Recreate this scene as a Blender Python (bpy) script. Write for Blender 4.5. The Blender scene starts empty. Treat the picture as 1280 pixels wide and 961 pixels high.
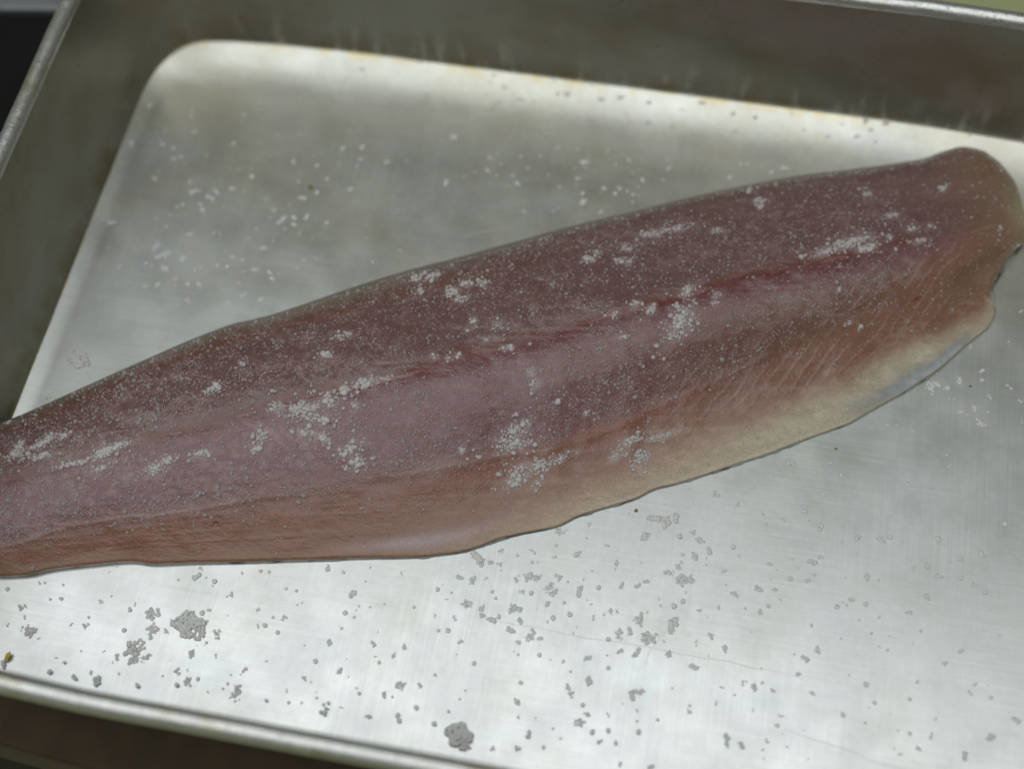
import bpy, math, random
import numpy as np

# ------------------------------------------------------------------ camera, world, lamp, exposure
scene = bpy.context.scene
col = scene.collection
R = math.radians
random.seed(7)
rng = np.random.default_rng(11)

cam_d = bpy.data.cameras.new('camera')
cam = bpy.data.objects.new('camera', cam_d)
col.objects.link(cam)
cam.location = (0.204385, -0.332784, 0.398725)
cam.rotation_euler = (0.499749, 0.030893, 0.189757)
cam_d.sensor_width = 36.0
cam_d.lens = 1799.23 / 1280 * 36.0
cam_d.clip_start = 0.01
cam_d.clip_end = 100
cam_d.dof.use_dof = True
cam_d.dof.focus_distance = 0.432
cam_d.dof.aperture_fstop = 4.5
scene.camera = cam

world = bpy.data.worlds.new('World')
scene.world = world
world.use_nodes = True
bg = world.node_tree.nodes['Background']
bg.inputs['Color'].default_value = (0.94, 1.0, 0.84, 1)
bg.inputs['Strength'].default_value = 0.14

def area(name, loc, target, sx, sy, power, colour):
    d = bpy.data.lights.new(name, 'AREA')
    d.shape = 'RECTANGLE'
    d.size, d.size_y = sx, sy
    d.energy = power
    d.color = colour
    o = bpy.data.objects.new(name, d)
    col.objects.link(o)
    o.location = loc
    v = np.array(target) - np.array(loc)
    import mathutils
    o.rotation_euler = mathutils.Vector(v).to_track_quat('-Z', 'Y').to_euler()
    return o

area('ceiling_lamp', (-0.55, -0.64, 1.55), (-0.55, -0.64, 0), 3.4, 2.0, 28.5, (0.97, 0.995, 1.0))
area('glint_fill', (-0.05, 0.27, 1.50), (-0.05, 0.27, 0), 1.2, 0.02, 0.80, (0.98, 1.0, 0.99))  # unseen narrow light, added for wet glints and a brighter front floor

scene.view_settings.view_transform = 'Standard'
scene.view_settings.look = 'None'
scene.view_settings.exposure = 0
scene.view_settings.gamma = 1

# ------------------------------------------------------------------ helpers
def tag(o, label=None, cat=None, group=None, kind=None):
    if label: o['label'] = label
    if cat: o['category'] = cat
    if group: o['group'] = group
    if kind: o['kind'] = kind
    return o

def empty(name, loc=(0, 0, 0)):
    o = bpy.data.objects.new(name, None)
    o.empty_display_size = 0.02
    col.objects.link(o)
    o.location = loc
    return o

def mesh(name, verts, faces, material, smooth=True):
    me = bpy.data.meshes.new(name)
    me.from_pydata([tuple(map(float, v)) for v in verts], [], [tuple(map(int, f)) for f in faces])
    me.materials.append(material)
    if smooth:
        me.polygons.foreach_set('use_smooth', [True] * len(me.polygons))
    me.update()
    return me

def obj(name, me, parent=None):
    o = bpy.data.objects.new(name, me)
    col.objects.link(o)
    if parent: o.parent = parent
    return o

def grid_faces(n, m, wrap_n=False, wrap_m=False, flip=False):
    i, j = np.meshgrid(np.arange(n if wrap_n else n - 1), np.arange(m if wrap_m else m - 1), indexing='ij')
    i2, j2 = (i + 1) % n, (j + 1) % m
    f = np.stack([i * m + j, i2 * m + j, i2 * m + j2, i * m + j2], -1).reshape(-1, 4)
    return f[:, ::-1] if flip else f

def lattice(x, y, seed):
    xi, yi = np.floor(x).astype(np.int64), np.floor(y).astype(np.int64)
    fx, fy = x - xi, y - yi
    fx, fy = fx * fx * (3 - 2 * fx), fy * fy * (3 - 2 * fy)
    def h(a, b):
        n = (a * 374761393 + b * 668265263 + seed * 974711) & 0x7fffffff
        n = ((n ^ (n >> 13)) * 1274126177) & 0x7fffffff
        return ((n ^ (n >> 16)) & 0xffff) / 65535.0
    return (h(xi, yi) * (1 - fx) * (1 - fy) + h(xi + 1, yi) * fx * (1 - fy)
            + h(xi, yi + 1) * (1 - fx) * fy + h(xi + 1, yi + 1) * fx * fy)

def fbm(x, y, seed, octs=4):
    t, a, s = 0, 0.5, 0
    for k in range(octs):
        t = t + a * lattice(x * 2 ** k, y * 2 ** k, seed + k * 17); s += a; a *= 0.5
    return t / s

def lin(r, g, b):
    f = lambda c: c / 12.92 if c <= 0.04045 else ((c + 0.055) / 1.055) ** 2.4
    return np.array([f(r / 255), f(g / 255), f(b / 255)])

class NT:
    """small node-tree builder"""
    def __init__(self, name):
        self.m = bpy.data.materials.new(name)
        self.m.use_nodes = True
        self.t = self.m.node_tree
        self.t.nodes.clear()
        self.out = self.n('ShaderNodeOutputMaterial')
    def n(self, kind, **kw):
        nd = self.t.nodes.new(kind)
        for k, v in kw.items():
            if k in nd.inputs:
                self.put(nd.inputs[k], v)
            else:
                setattr(nd, k, v)
        return nd
    def put(self, sock, v):
        if isinstance(v, bpy.types.NodeSocket):
            self.t.links.new(v, sock)
        elif isinstance(v, (tuple, list, np.ndarray)):
            v = tuple(float(a) for a in v)
            sock.default_value = v + (1.0,) if len(v) == 3 and sock.type == 'RGBA' else v
        else:
            sock.default_value = v
    def coord(self, scale=(1, 1, 1), rot=(0, 0, 0)):
        tc = self.n('ShaderNodeTexCoord')
        mp = self.n('ShaderNodeMapping', Vector=tc.outputs['Object'], Scale=scale, Rotation=rot)
        return mp.outputs[0]
    def noise(self, scale, detail=3, rough=0.55, stretch=(1, 1, 1), rot=(0, 0, 0), dist=0.0):
        nd = self.n('ShaderNodeTexNoise', Vector=self.coord(stretch, rot))
        nd.inputs['Scale'].default_value = scale
        nd.inputs['Detail'].default_value = detail
        nd.inputs['Roughness'].default_value = rough
        nd.inputs['Distortion'].default_value = dist
        return nd.outputs['Fac']
    def ramp(self, fac, lo, hi, a=0.0, b=1.0):
        nd = self.n('ShaderNodeMapRange')
        nd.interpolation_type = 'SMOOTHSTEP'
        self.put(nd.inputs['Value'], fac)
        for k, v in (('From Min', lo), ('From Max', hi), ('To Min', a), ('To Max', b)):
            self.put(nd.inputs[k], v)
        return nd.outputs[0]
    def math(self, op, a, b=None, clamp=False):
        nd = self.n('ShaderNodeMath', operation=op, use_clamp=clamp)
        self.put(nd.inputs[0], a)
        if b is not None: self.put(nd.inputs[1], b)
        return nd.outputs[0]
    def mix(self, fac, a, b):
        nd = self.n('ShaderNodeMix', data_type='RGBA')
        self.put(nd.inputs[0], fac); self.put(nd.inputs[6], a); self.put(nd.inputs[7], b)
        return nd.outputs[2]
    def bump(self, h, strength, dist, normal=None):
        nd = self.n('ShaderNodeBump')
        self.put(nd.inputs['Height'], h)
        nd.inputs['Strength'].default_value = strength
        nd.inputs['Distance'].default_value = dist
        if normal is not None: self.put(nd.inputs['Normal'], normal)
        return nd.outputs[0]
    def bsdf(self, **kw):
        b = self.n('ShaderNodeBsdfPrincipled')
        for k, v in kw.items():
            self.put(b.inputs[k.replace('_', ' ')], v)
        self.t.links.new(b.outputs[0], self.out.inputs[0])
        return b
    def attr(self, name, out='Fac'):
        return self.n('ShaderNodeAttribute', attribute_name=name).outputs[out]
    def segment(self, a, b, width):
        """1 on a hairline scratch from a to b (tray metres), 0 elsewhere"""
        tc = self.n('ShaderNodeTexCoord')
        ang = math.atan2(b[1] - a[1], b[0] - a[0]); L = math.hypot(b[0] - a[0], b[1] - a[1])
        mp = self.n('ShaderNodeMapping', vector_type='TEXTURE', Vector=tc.outputs['Object'],
                    Location=(a[0] - 0.1665, a[1] + 0.12, 0), Rotation=(0, 0, ang))
        sx = self.n('ShaderNodeSeparateXYZ', Vector=mp.outputs[0])
        wob = self.math('MULTIPLY', self.math('SUBTRACT', self.noise(60, 2), 0.5), 0.003)
        y = self.math('ABSOLUTE', self.math('ADD', sx.outputs[1], wob))
        ins = self.math('MULTIPLY', self.ramp(sx.outputs[0], 0, L * .1), self.ramp(sx.outputs[0], L * .75, L, 1.0, 0.0))
        return self.math('MULTIPLY', self.ramp(y, width * .3, width, 1.0, 0.0), ins)

# ------------------------------------------------------------------ materials
def metal_floor():
    t = NT('worn_aluminium')
    stain = t.ramp(t.noise(34, 5, 0.7, dist=0.6), 0.45, 0.80)
    cool = t.ramp(t.noise(30, 3), 0.5, 0.75)
    base = t.mix(t.math('MULTIPLY', stain, 0.40), (0.675, 0.70, 0.705), (0.58, 0.565, 0.44))
    base = t.mix(t.math('MULTIPLY', cool, 0.35), base, (0.63, 0.67, 0.70))
    brush = t.noise(1100, 4, 0.65, (0.02, 1, 1), (0, 0, R(7)), 0.15)
    brush2 = t.noise(1300, 4, 0.65, (1, 0.025, 1), (0, 0, R(5)), 0.15)
    brush3 = t.noise(700, 3, 0.6, (0.03, 1, 1), (0, 0, R(-32)), 0.3)
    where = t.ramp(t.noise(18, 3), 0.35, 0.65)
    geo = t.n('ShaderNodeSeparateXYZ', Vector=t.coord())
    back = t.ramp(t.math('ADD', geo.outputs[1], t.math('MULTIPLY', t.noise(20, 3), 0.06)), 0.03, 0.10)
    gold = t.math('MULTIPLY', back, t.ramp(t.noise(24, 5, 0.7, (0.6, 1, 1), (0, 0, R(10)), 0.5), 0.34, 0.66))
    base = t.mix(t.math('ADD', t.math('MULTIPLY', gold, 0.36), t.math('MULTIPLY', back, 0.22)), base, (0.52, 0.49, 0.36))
    spots = t.ramp(t.noise(900, 2, 0.5), 0.70, 0.76)
    base = t.mix(t.math('MULTIPLY', spots, 0.25), base, (0.42, 0.40, 0.33))
    streak = t.math('ADD', t.math('MULTIPLY', t.ramp(brush, 0.35, 0.75, -0.06, 0.06), where),
                    t.math('MULTIPLY', t.ramp(brush2, 0.35, 0.75, -0.06, 0.06), t.math('SUBTRACT', 1.0, where)))
    streak = t.math('ADD', streak, t.ramp(brush3, 0.62, 0.74, 0.0, -0.05))
    streak = t.math('ADD', streak, t.ramp(t.noise(26, 5, 0.65), 0.3, 0.7, -0.035, 0.035))
    streak = t.math('ADD', streak, t.ramp(t.noise(420, 3, 0.6), 0.3, 0.7, -0.025, 0.025))
    hsv = t.n('ShaderNodeHueSaturation', Color=base, Value=t.math('ADD', streak, 1.0))
    base = hsv.outputs[0]
    edge = t.attr('crease')
    dirt = t.math('MULTIPLY', edge, t.ramp(t.noise(110, 4, 0.7), 0.46, 0.64))
    base = t.mix(t.math('MULTIPLY', dirt, 0.55), base, (0.62, 0.47, 0.13))
    sc = None
    for a, b, w in (((.150, -.1985), (.258, -.1995), .00022), ((.0190, -.0860), (.0370, -.0690), .00018),
                    ((.0370, -.0690), (.0520, -.0735), .00018), ((.012, -.108), (.040, -.118), .0002),
                    ((.1225, -.0700), (.1420, -.0600), .0003), ((.205, -.205), (.213, -.186), .0002),
                    ((.245, -.215), (.290, -.222), .0002)):
        s = t.segment(a, b, w)
        sc = s if sc is None else t.math('MAXIMUM', sc, s)
    base = t.mix(t.math('MULTIPLY', sc, 0.25), base, (0.42, 0.42, 0.40))
    rough = t.math('ADD', t.ramp(t.noise(55, 3), 0.3, 0.7, 0.30, 0.38), t.math('MULTIPLY', sc, 0.1))
    h = t.math('ADD', t.math('MULTIPLY', brush, where), t.math('ADD', t.math('MULTIPLY', brush2, t.math('SUBTRACT', 1.0, where)), t.math('MULTIPLY', brush3, 0.5)))
    n1 = t.bump(h, 0.10, 0.00005)
    n2 = t.bump(t.noise(22, 2), 0.10, 0.0006, n1)
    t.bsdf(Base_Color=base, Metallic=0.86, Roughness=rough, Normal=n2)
    return t.m

def metal_wall():
    t = NT('tarnished_aluminium')
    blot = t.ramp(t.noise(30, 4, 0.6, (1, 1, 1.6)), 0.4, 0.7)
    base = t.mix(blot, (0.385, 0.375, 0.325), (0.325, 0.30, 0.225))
    rust = t.ramp(t.noise(190, 4, 0.65), 0.66, 0.76)
    base = t.mix(t.math('MULTIPLY', rust, 0.65), base, (0.16, 0.10, 0.03))
    edge = t.attr('crease')
    dirt = t.math('MULTIPLY', edge, t.ramp(t.noise(60, 4, 0.7), 0.42, 0.65))
    base = t.mix(t.math('MULTIPLY', dirt, 0.5), base, (0.28, 0.22, 0.07))
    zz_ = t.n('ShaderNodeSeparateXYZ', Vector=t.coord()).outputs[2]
    refl_smear = t.math('MULTIPLY', t.ramp(t.noise(190, 3, 0.55, (1, 1, 0.06)), 0.50, 0.68), t.ramp(zz_, 0.003, 0.021, 1.0, 0.0))  # blurred reflections of salt and floor, painted pale into the wall colour
    refl_smear = t.math('MULTIPLY', refl_smear, t.ramp(t.n('ShaderNodeSeparateXYZ', Vector=t.coord()).outputs[1], 0.112, 0.119))
    base = t.mix(t.math('MULTIPLY', refl_smear, 0.28), base, (0.66, 0.66, 0.61))
    brush = t.noise(900, 3, 0.6, (0.05, 0.05, 1))
    n1 = t.bump(brush, 0.35, 0.00008)
    n2 = t.bump(t.noise(120, 2, 0.5, (1, 1, 0.15)), 0.25, 0.0004, n1)
    t.bsdf(Base_Color=base, Metallic=t.math('SUBTRACT', 0.92, t.math('MULTIPLY', refl_smear, 0.35)), Roughness=t.ramp(t.noise(40, 3), 0.3, 0.7, 0.26, 0.36), Normal=n2)
    return t.m

def metal_rim():
    t = NT('rim_aluminium')
    pit = t.ramp(t.noise(1300, 4, 0.7), 0.55, 0.66)
    tint = t.ramp(t.noise(90, 4, 0.6), 0.5, 0.7)
    base = t.mix(t.math('MULTIPLY', tint, 0.6), (0.62, 0.63, 0.62), (0.50, 0.45, 0.28))
    base = t.mix(t.math('MULTIPLY', pit, 0.75), base, (0.13, 0.115, 0.08))
    n1 = t.bump(t.math('ADD', t.noise(900, 4, 0.7), t.noise(160, 2)), 0.45, 0.0003)
    t.bsdf(Base_Color=base, Metallic=0.92, Roughness=t.ramp(t.noise(300, 3), 0.3, 0.7, 0.27, 0.40), Normal=n1)
    return t.m

def flesh_mat():
    t = NT('raw_fish_flesh')
    c = t.attr('flesh_tint', 'Color')
    frost = t.attr('frost')
    fine = t.noise(1500, 3, 0.6)
    fib = t.noise(1000, 3, 0.6, (0.3, 1, 1), (0, 0, R(-14)))
    v = t.math('ADD', t.ramp(fine, 0.3, 0.7, 0.86, 1.14), t.ramp(fib, 0.3, 0.7, -0.05, 0.05))
    hs = t.n('ShaderNodeHueSaturation', Color=c, Value=v)
    grain = t.n('ShaderNodeTexVoronoi', Vector=t.coord(), Scale=1050.0)
    dots = t.ramp(grain.outputs['Distance'], 0.18, 0.42, 1.0, 0.0)
    patch = t.ramp(t.noise(230, 4, 0.65), 0.42, 0.66)
    film = t.math('MULTIPLY', t.math('MULTIPLY', dots, patch), frost)
    base = t.mix(t.math('MULTIPLY', film, 0.40), hs.outputs[0], (0.62, 0.57, 0.57))
    h = t.math('ADD', t.math('MULTIPLY', fine, 0.5), t.math('ADD', t.math('MULTIPLY', fib, 0.5), t.math('MULTIPLY', film, 1.6)))
    n = t.bump(h, 0.45, 0.00040)
    t.bsdf(Base_Color=base, Roughness=t.ramp(fine, 0.3, 0.7, 0.34, 0.48), Normal=n, IOR=1.38,
           Subsurface_Weight=0.12, Subsurface_Radius=(0.0035, 0.0016, 0.0012), Subsurface_Scale=1.0,
           Coat_Weight=0.7, Coat_Roughness=0.08, Coat_Normal=n)
    return t.m

def skin_mat():
    t = NT('fish_skin')
    k = t.ramp(t.noise(150, 3), 0.34, 0.52)
    c = t.mix(k, (0.09, 0.09, 0.08), (0.36, 0.36, 0.32))
    t.bsdf(Base_Color=c, Roughness=0.35, Metallic=0.15, Normal=t.bump(t.noise(900), 0.3, 0.0002))
    return t.m

def membrane_mat():
    t = NT('silver_membrane')
    c = t.mix(t.ramp(t.noise(300, 3), 0.35, 0.7), (0.33, 0.355, 0.38), (0.43, 0.455, 0.48))
    b = t.bsdf(Base_Color=c, Roughness=0.34, Normal=t.bump(t.noise(420, 4, 0.6, (0.4, 1, 1), (0, 0, R(-35))), 0.5, 0.0004), Coat_Weight=0.3, Coat_Roughness=0.2)
    tp = t.n('ShaderNodeBsdfTransparent'); mx = t.n('ShaderNodeMixShader')
    a = t.math('MULTIPLY', t.attr('fade'), t.ramp(t.noise(420, 4, 0.7), 0.25, 0.6, 0.7, 1.0))
    t.put(mx.inputs[0], t.ramp(a, 0.0, 1.0, 0.0, 0.9))
    t.t.links.new(tp.outputs[0], mx.inputs[1]); t.t.links.new(b.outputs[0], mx.inputs[2])
    t.t.links.new(mx.outputs[0], t.out.inputs[0])
    return t.m

def salt_mat(name, colour, trans, clear, see=0.0):
    t = NT(name)
    b = t.bsdf(Base_Color=colour, Roughness=0.32, IOR=1.45, Transmission_Weight=clear,
               Normal=t.bump(t.noise(2500, 2), 0.3, 0.0001))
    tr = t.n('ShaderNodeBsdfTranslucent', Color=colour)
    mx = t.n('ShaderNodeMixShader')
    mx.inputs[0].default_value = trans
    t.t.links.new(b.outputs[0], mx.inputs[1]); t.t.links.new(tr.outputs[0], mx.inputs[2])
    last = mx
    if see:
        tp = t.n('ShaderNodeBsdfTransparent')
        last = t.n('ShaderNodeMixShader')
        last.inputs[0].default_value = see
        t.t.links.new(mx.outputs[0], last.inputs[1]); t.t.links.new(tp.outputs[0], last.inputs[2])
    t.t.links.new(last.outputs[0], t.out.inputs[0])
    return t.m

def plain(name, a, b, scale, rough, metallic=0.0, bump=0.2, bd=0.0002):
    t = NT(name)
    c = t.mix(t.ramp(t.noise(scale, 4, 0.6), 0.35, 0.65), a, b)
    t.bsdf(Base_Color=c, Roughness=rough, Metallic=metallic, Normal=t.bump(t.noise(scale * 6, 3), bump, bd))
    return t.m

M_FLOOR, M_WALL, M_RIM = metal_floor(), metal_wall(), metal_rim()
M_FLESH, M_SKIN, M_MEMB = flesh_mat(), skin_mat(), membrane_mat()
M_SALT = salt_mat('salt_on_metal', (0.86, 0.86, 0.85), 0.30, 0.0)
M_SALTF = salt_mat('salt_on_flesh', (0.85, 0.82, 0.81), 0.30, 0.10, 0.30)
M_SALTC = salt_mat('wet_salt', (0.70, 0.68, 0.68), 0.25, 0.1, 0.52)
M_TABLE = plain('olive_laminate', (0.60, 0.63, 0.34), (0.66, 0.68, 0.38), 14, 0.45)
M_MAT = plain('brown_mat', (0.030, 0.018, 0.005), (0.042, 0.025, 0.008), 80, 0.8)
M_BLACK = plain('black_enamel', (0.004, 0.004, 0.004), (0.006, 0.006, 0.006), 30, 0.6)
M_BLACK.node_tree.nodes['Principled BSDF'].inputs['Specular IOR Level'].default_value = 0.15
M_STEEL = plain('brushed_steel', (0.20, 0.21, 0.225), (0.24, 0.25, 0.265), 60, 0.5, 0.6)

# ------------------------------------------------------------------ setting: worktop
def box(name, x0, x1, y0, y1, z0, z1, m, bevel=0.0, parent=None):
    v = [(x, y, z) for x in (x0, x1) for y in (y0, y1) for z in (z0, z1)]
    f = [(0, 1, 3, 2), (4, 6, 7, 5), (0, 4, 5, 1), (2, 3, 7, 6), (0, 2, 6, 4), (1, 5, 7, 3)]
    o = obj(name, mesh(name, v, f, m, smooth=False), parent)
    if bevel:
        b = o.modifiers.new('bevel', 'BEVEL'); b.width = bevel; b.segments = 3
    return o

gv = [(-6, -6, -.8), (6, -6, -.8), (6, 6, -.8), (-6, 6, -.8)]
ground = obj('floor', mesh('floor', gv, [(0, 1, 2, 3)], M_TABLE, smooth=False))
tag(ground, kind='structure')

# a plain stand carries the board and the hob panel
stand = box('stand', 0.15, 0.50, -0.20, 0.0, -0.7998, -0.0245, M_MAT, 0.003)
tag(stand, 'dark brown upright stand carrying the board from below', 'stand')

def rounded_slab(name, pts, z0, z1, rad, m):
    import bmesh
    p = np.array(pts, float); c = p.mean(0)
    rows_, n_ = [], len(p)
    for k in range(9):
        a = k / 8 * math.pi / 2
        q = c + (p - c) * (1 + (rad * math.cos(a) - rad) / np.linalg.norm(p - c, axis=1)[:, None])
        rows_.append(np.c_[q, np.full(n_, z1 - min(rad, z1 - z0) * (1 - math.sin(a)))])
    rows_.insert(0, np.c_[p, np.full(n_, z0)])
    f = [tuple(x) for x in grid_faces(len(rows_), n_, wrap_m=True)] + [tuple(range((len(rows_) - 1) * n_, len(rows_) * n_))]
    me = mesh(name, np.concatenate(rows_), f, m)
    bm = bmesh.new(); bm.from_mesh(me); bmesh.ops.recalc_face_normals(bm, faces=bm.faces); bm.to_mesh(me); bm.free()
    return obj(name, me)
board = rounded_slab('dark_board', [(-.020, -.2550), (-.020, .045), (.62, .052), (.62, -.29), (.08, -.2625)], -0.024, -0.0014, 0.003, M_MAT)  # dark slab added to give the dark band below the near rim
tag(board, 'dark brown board added under the tray, showing dark below the near rim', 'board')

panel = empty('hob_panel', (-0.046, 0.0075, 0))
panel.rotation_euler = (0, 0, R(8.5))
box('enamel_top', -0.5, 0.0, -0.16, 0.0, -0.7998, -0.004, M_BLACK, 0.001, panel)
box('steel_trim', -0.5, 0.0, 0.0005, 0.024, -0.03, -0.002, M_STEEL, 0.0012, panel)
tag(panel, 'matt black panel with a pale steel edge strip beside the tray', 'hob')

# ------------------------------------------------------------------ the tray
W_T, D_T, ZC = 0.333, 0.240, 0.004
TOP_OUT, TOP_H, BEAD = 0.0119, 0.0470, 0.0028

corner = [(0.0, -0.0414), (0.0001, -0.029), (0.0005, -0.023), (0.0015, -0.0176), (0.0033, -0.0129), (0.0063, -0.0088),
          (0.011, -0.0053), (0.0167, -0.0034), (0.0282, -0.0019), (0.043, -0.0010), (0.0695, 0.0)]
def tray_outline(n=900):
    c = np.array(corner)
    a = c                                            # far left corner, walking to the right
    b = np.stack([W_T - c[::-1, 0], c[::-1, 1]], -1)  # far right
    d = np.stack([W_T - c[:, 0], -D_T - c[:, 1]], -1)
    e = np.stack([c[::-1, 0], -D_T - c[::-1, 1]], -1)
    P = np.vstack([a, b, d, e, a[:1]])
    s = np.r_[0, np.cumsum(np.linalg.norm(np.diff(P, axis=0), axis=1))]
    t = np.linspace(0, s[-1], n, endpoint=False)
    Q = np.stack([np.interp(t, s, P[:, 0]), np.interp(t, s, P[:, 1])], -1)
    for k in range(6):
        Q = 0.25 * np.roll(Q, 1, 0) + 0.5 * Q + 0.25 * np.roll(Q, -1, 0)
    return Q
OUT = tray_outline()
tan = np.roll(OUT, -1, 0) - np.roll(OUT, 1, 0)
tan /= np.linalg.norm(tan, axis=1)[:, None]
NRM = np.stack([-tan[:, 1], tan[:, 0]], -1)           # outward
NO = len(OUT)

def sweep(rows):
    """rows of (outward offset, height) swept round the tray outline"""
    V = np.empty((len(rows), NO, 3))
    for k, (o, z) in enumerate(rows):
        V[k, :, :2] = OUT + NRM * o
        V[k, :, 2] = z
    return V

def set_attr(me, name, vals):
    a = me.attributes.new(name, 'FLOAT', 'POINT')
    a.data.foreach_set('value', np.asarray(vals, np.float32))

tray = empty('baking_tray', (W_T / 2, -D_T / 2, 0))
tag(tray, 'worn aluminium baking tray with rolled rim holding the salted fish fillet', 'baking tray')
base_off = np.array([W_T / 2, -D_T / 2, 0])

COVE = 0.0215
CW = np.interp(NRM[:, 1], [-1, 0, .3, 1], [.0020, .0060, .0105, COVE])      # the floor turns up widest along the far wall
CZ = np.interp(NRM[:, 1], [-1, 0, .3, 1], [.0001, .0010, .0018, ZC])
OUT = OUT + NRM * (np.interp(NRM[:, 1], [-1, 0, 1], [.4, .51, 0]) * (ZC - CZ))[:, None]
CT = np.linspace(0, 1, 15)
SM = OUT.copy()
for k in range(120):
    SM = 0.25 * np.roll(SM, 1, 0) + 0.5 * SM + 0.25 * np.roll(SM, -1, 0)
st = np.roll(SM, -1, 0) - np.roll(SM, 1, 0)
st /= np.linalg.norm(st, axis=1)[:, None]
INNER = SM - np.stack([-st[:, 1], st[:, 0]], -1) * CW[:, None]
V = np.empty((15, NO, 3))
for k, t_ in enumerate(CT):
    V[k, :, :2] = OUT * t_ + INNER * (1 - t_)
    V[k, :, 2] = CZ * t_ ** 1.85
ang = np.arange(NO)
V[-1, :, 2] += 0.0002 * (fbm(ang * 0.11, ang * 0, 5) - .5)
nr = len(CT)
faces = [tuple(f) for f in grid_faces(nr, NO, wrap_m=True)]
faces.append(tuple(range(NO))[::-1])
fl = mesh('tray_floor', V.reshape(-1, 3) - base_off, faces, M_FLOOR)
set_attr(fl, 'crease', np.repeat(np.clip((np.linspace(0, 1, nr) - .80) / .2, 0, 1) ** 1.5, NO))
if fl.polygons[0].normal.z < 0: fl.flip_normals()
obj('tray_floor', fl, tray)

lip = 0.0005
wall_rows = [(0.0, ZC), (0.0003, ZC + 0.0003), (0.0010, ZC + 0.0010)]
wt, wh = TOP_OUT - BEAD * 0.66, TOP_H - BEAD * 0.25
for t in list(np.linspace(0.06, .92, 12)) + [.95, .97, .985, 1.0]:
    wall_rows.append((0.0010 + (wt - 0.0010) * t, ZC + 0.001 + (wh - ZC - 0.001) * t))
def sweep_wall(rows):
    V = sweep(rows)
    for k, (o, z) in enumerate(rows):
        V[k, :, 2] -= (ZC - CZ) * max(0, 1 - (z - ZC) / .03)
    return V
inner = sweep_wall(wall_rows)
outer = sweep_wall([(o + 0.0009, z - 0.0004) for o, z in wall_rows[::-1]])
under = sweep([(-0.010, -0.0008)])
Vw = np.concatenate([inner, outer, under])
wf = [tuple(f) for f in grid_faces(len(Vw), NO, wrap_m=True)]
wf.append(tuple(range((len(Vw) - 1) * NO, len(Vw) * NO)))
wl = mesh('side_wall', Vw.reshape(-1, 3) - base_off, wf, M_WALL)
zz = Vw.reshape(-1, 3)[:, 2]
set_attr(wl, 'crease', np.clip(1 - (zz - ZC) / 0.007, 0, 1))
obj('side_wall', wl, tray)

bead = []
for k in range(16):
    a = R(-170) + 2 * math.pi * k / 16
    bead.append((TOP_OUT + BEAD * math.cos(a), TOP_H + 0.0001 + BEAD * math.sin(a)))
Vb = sweep(bead)
wob = (fbm(ang * 0.05, ang * 0, 9) - .5) * 0.0006
Vb[:, :, 2] += wob[None]
rm = mesh('rolled_rim', Vb.reshape(-1, 3) - base_off, grid_faces(16, NO, wrap_n=True, wrap_m=True), M_RIM)
obj('rolled_rim', rm, tray)
import bmesh
for me in (wl, rm, fl):
    bm = bmesh.new(); bm.from_mesh(me)
    bmesh.ops.recalc_face_normals(bm, faces=bm.faces)
    bm.to_mesh(me); bm.free()

# ------------------------------------------------------------------ measured fillet (hundredths of a millimetre) and salt
FISH_US = [0.0,0.004,0.01,0.0192,0.0385,0.0577,0.0769,0.0962,0.1154,0.1346,0.1538,0.1731,0.1923,0.2115,0.2308,0.25,0.2692,0.2885,0.3077,0.3269,0.3462,0.3654,0.3846,0.4038,0.4231,0.4423,0.4615,0.4808,0.5,0.5192,0.5385,0.5577,0.5769,0.5962,0.6154,0.6346,0.6538,0.6731,0.6923,0.7115,0.7308,0.75,0.7692,0.7885,0.8077,0.8269,0.8462,0.8654,0.8846,0.9038,0.9231,0.9423,0.9615,0.9808,0.988,0.994,0.9975,1.0]
FISH_VS = [0.0,0.006,0.013,0.022,0.04,0.07,0.11,0.16,0.22,0.29,0.36,0.43,0.5,0.57,0.64,0.7,0.76,0.82,0.87,0.91,0.94,0.965,0.982,0.993,1.0]
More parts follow.
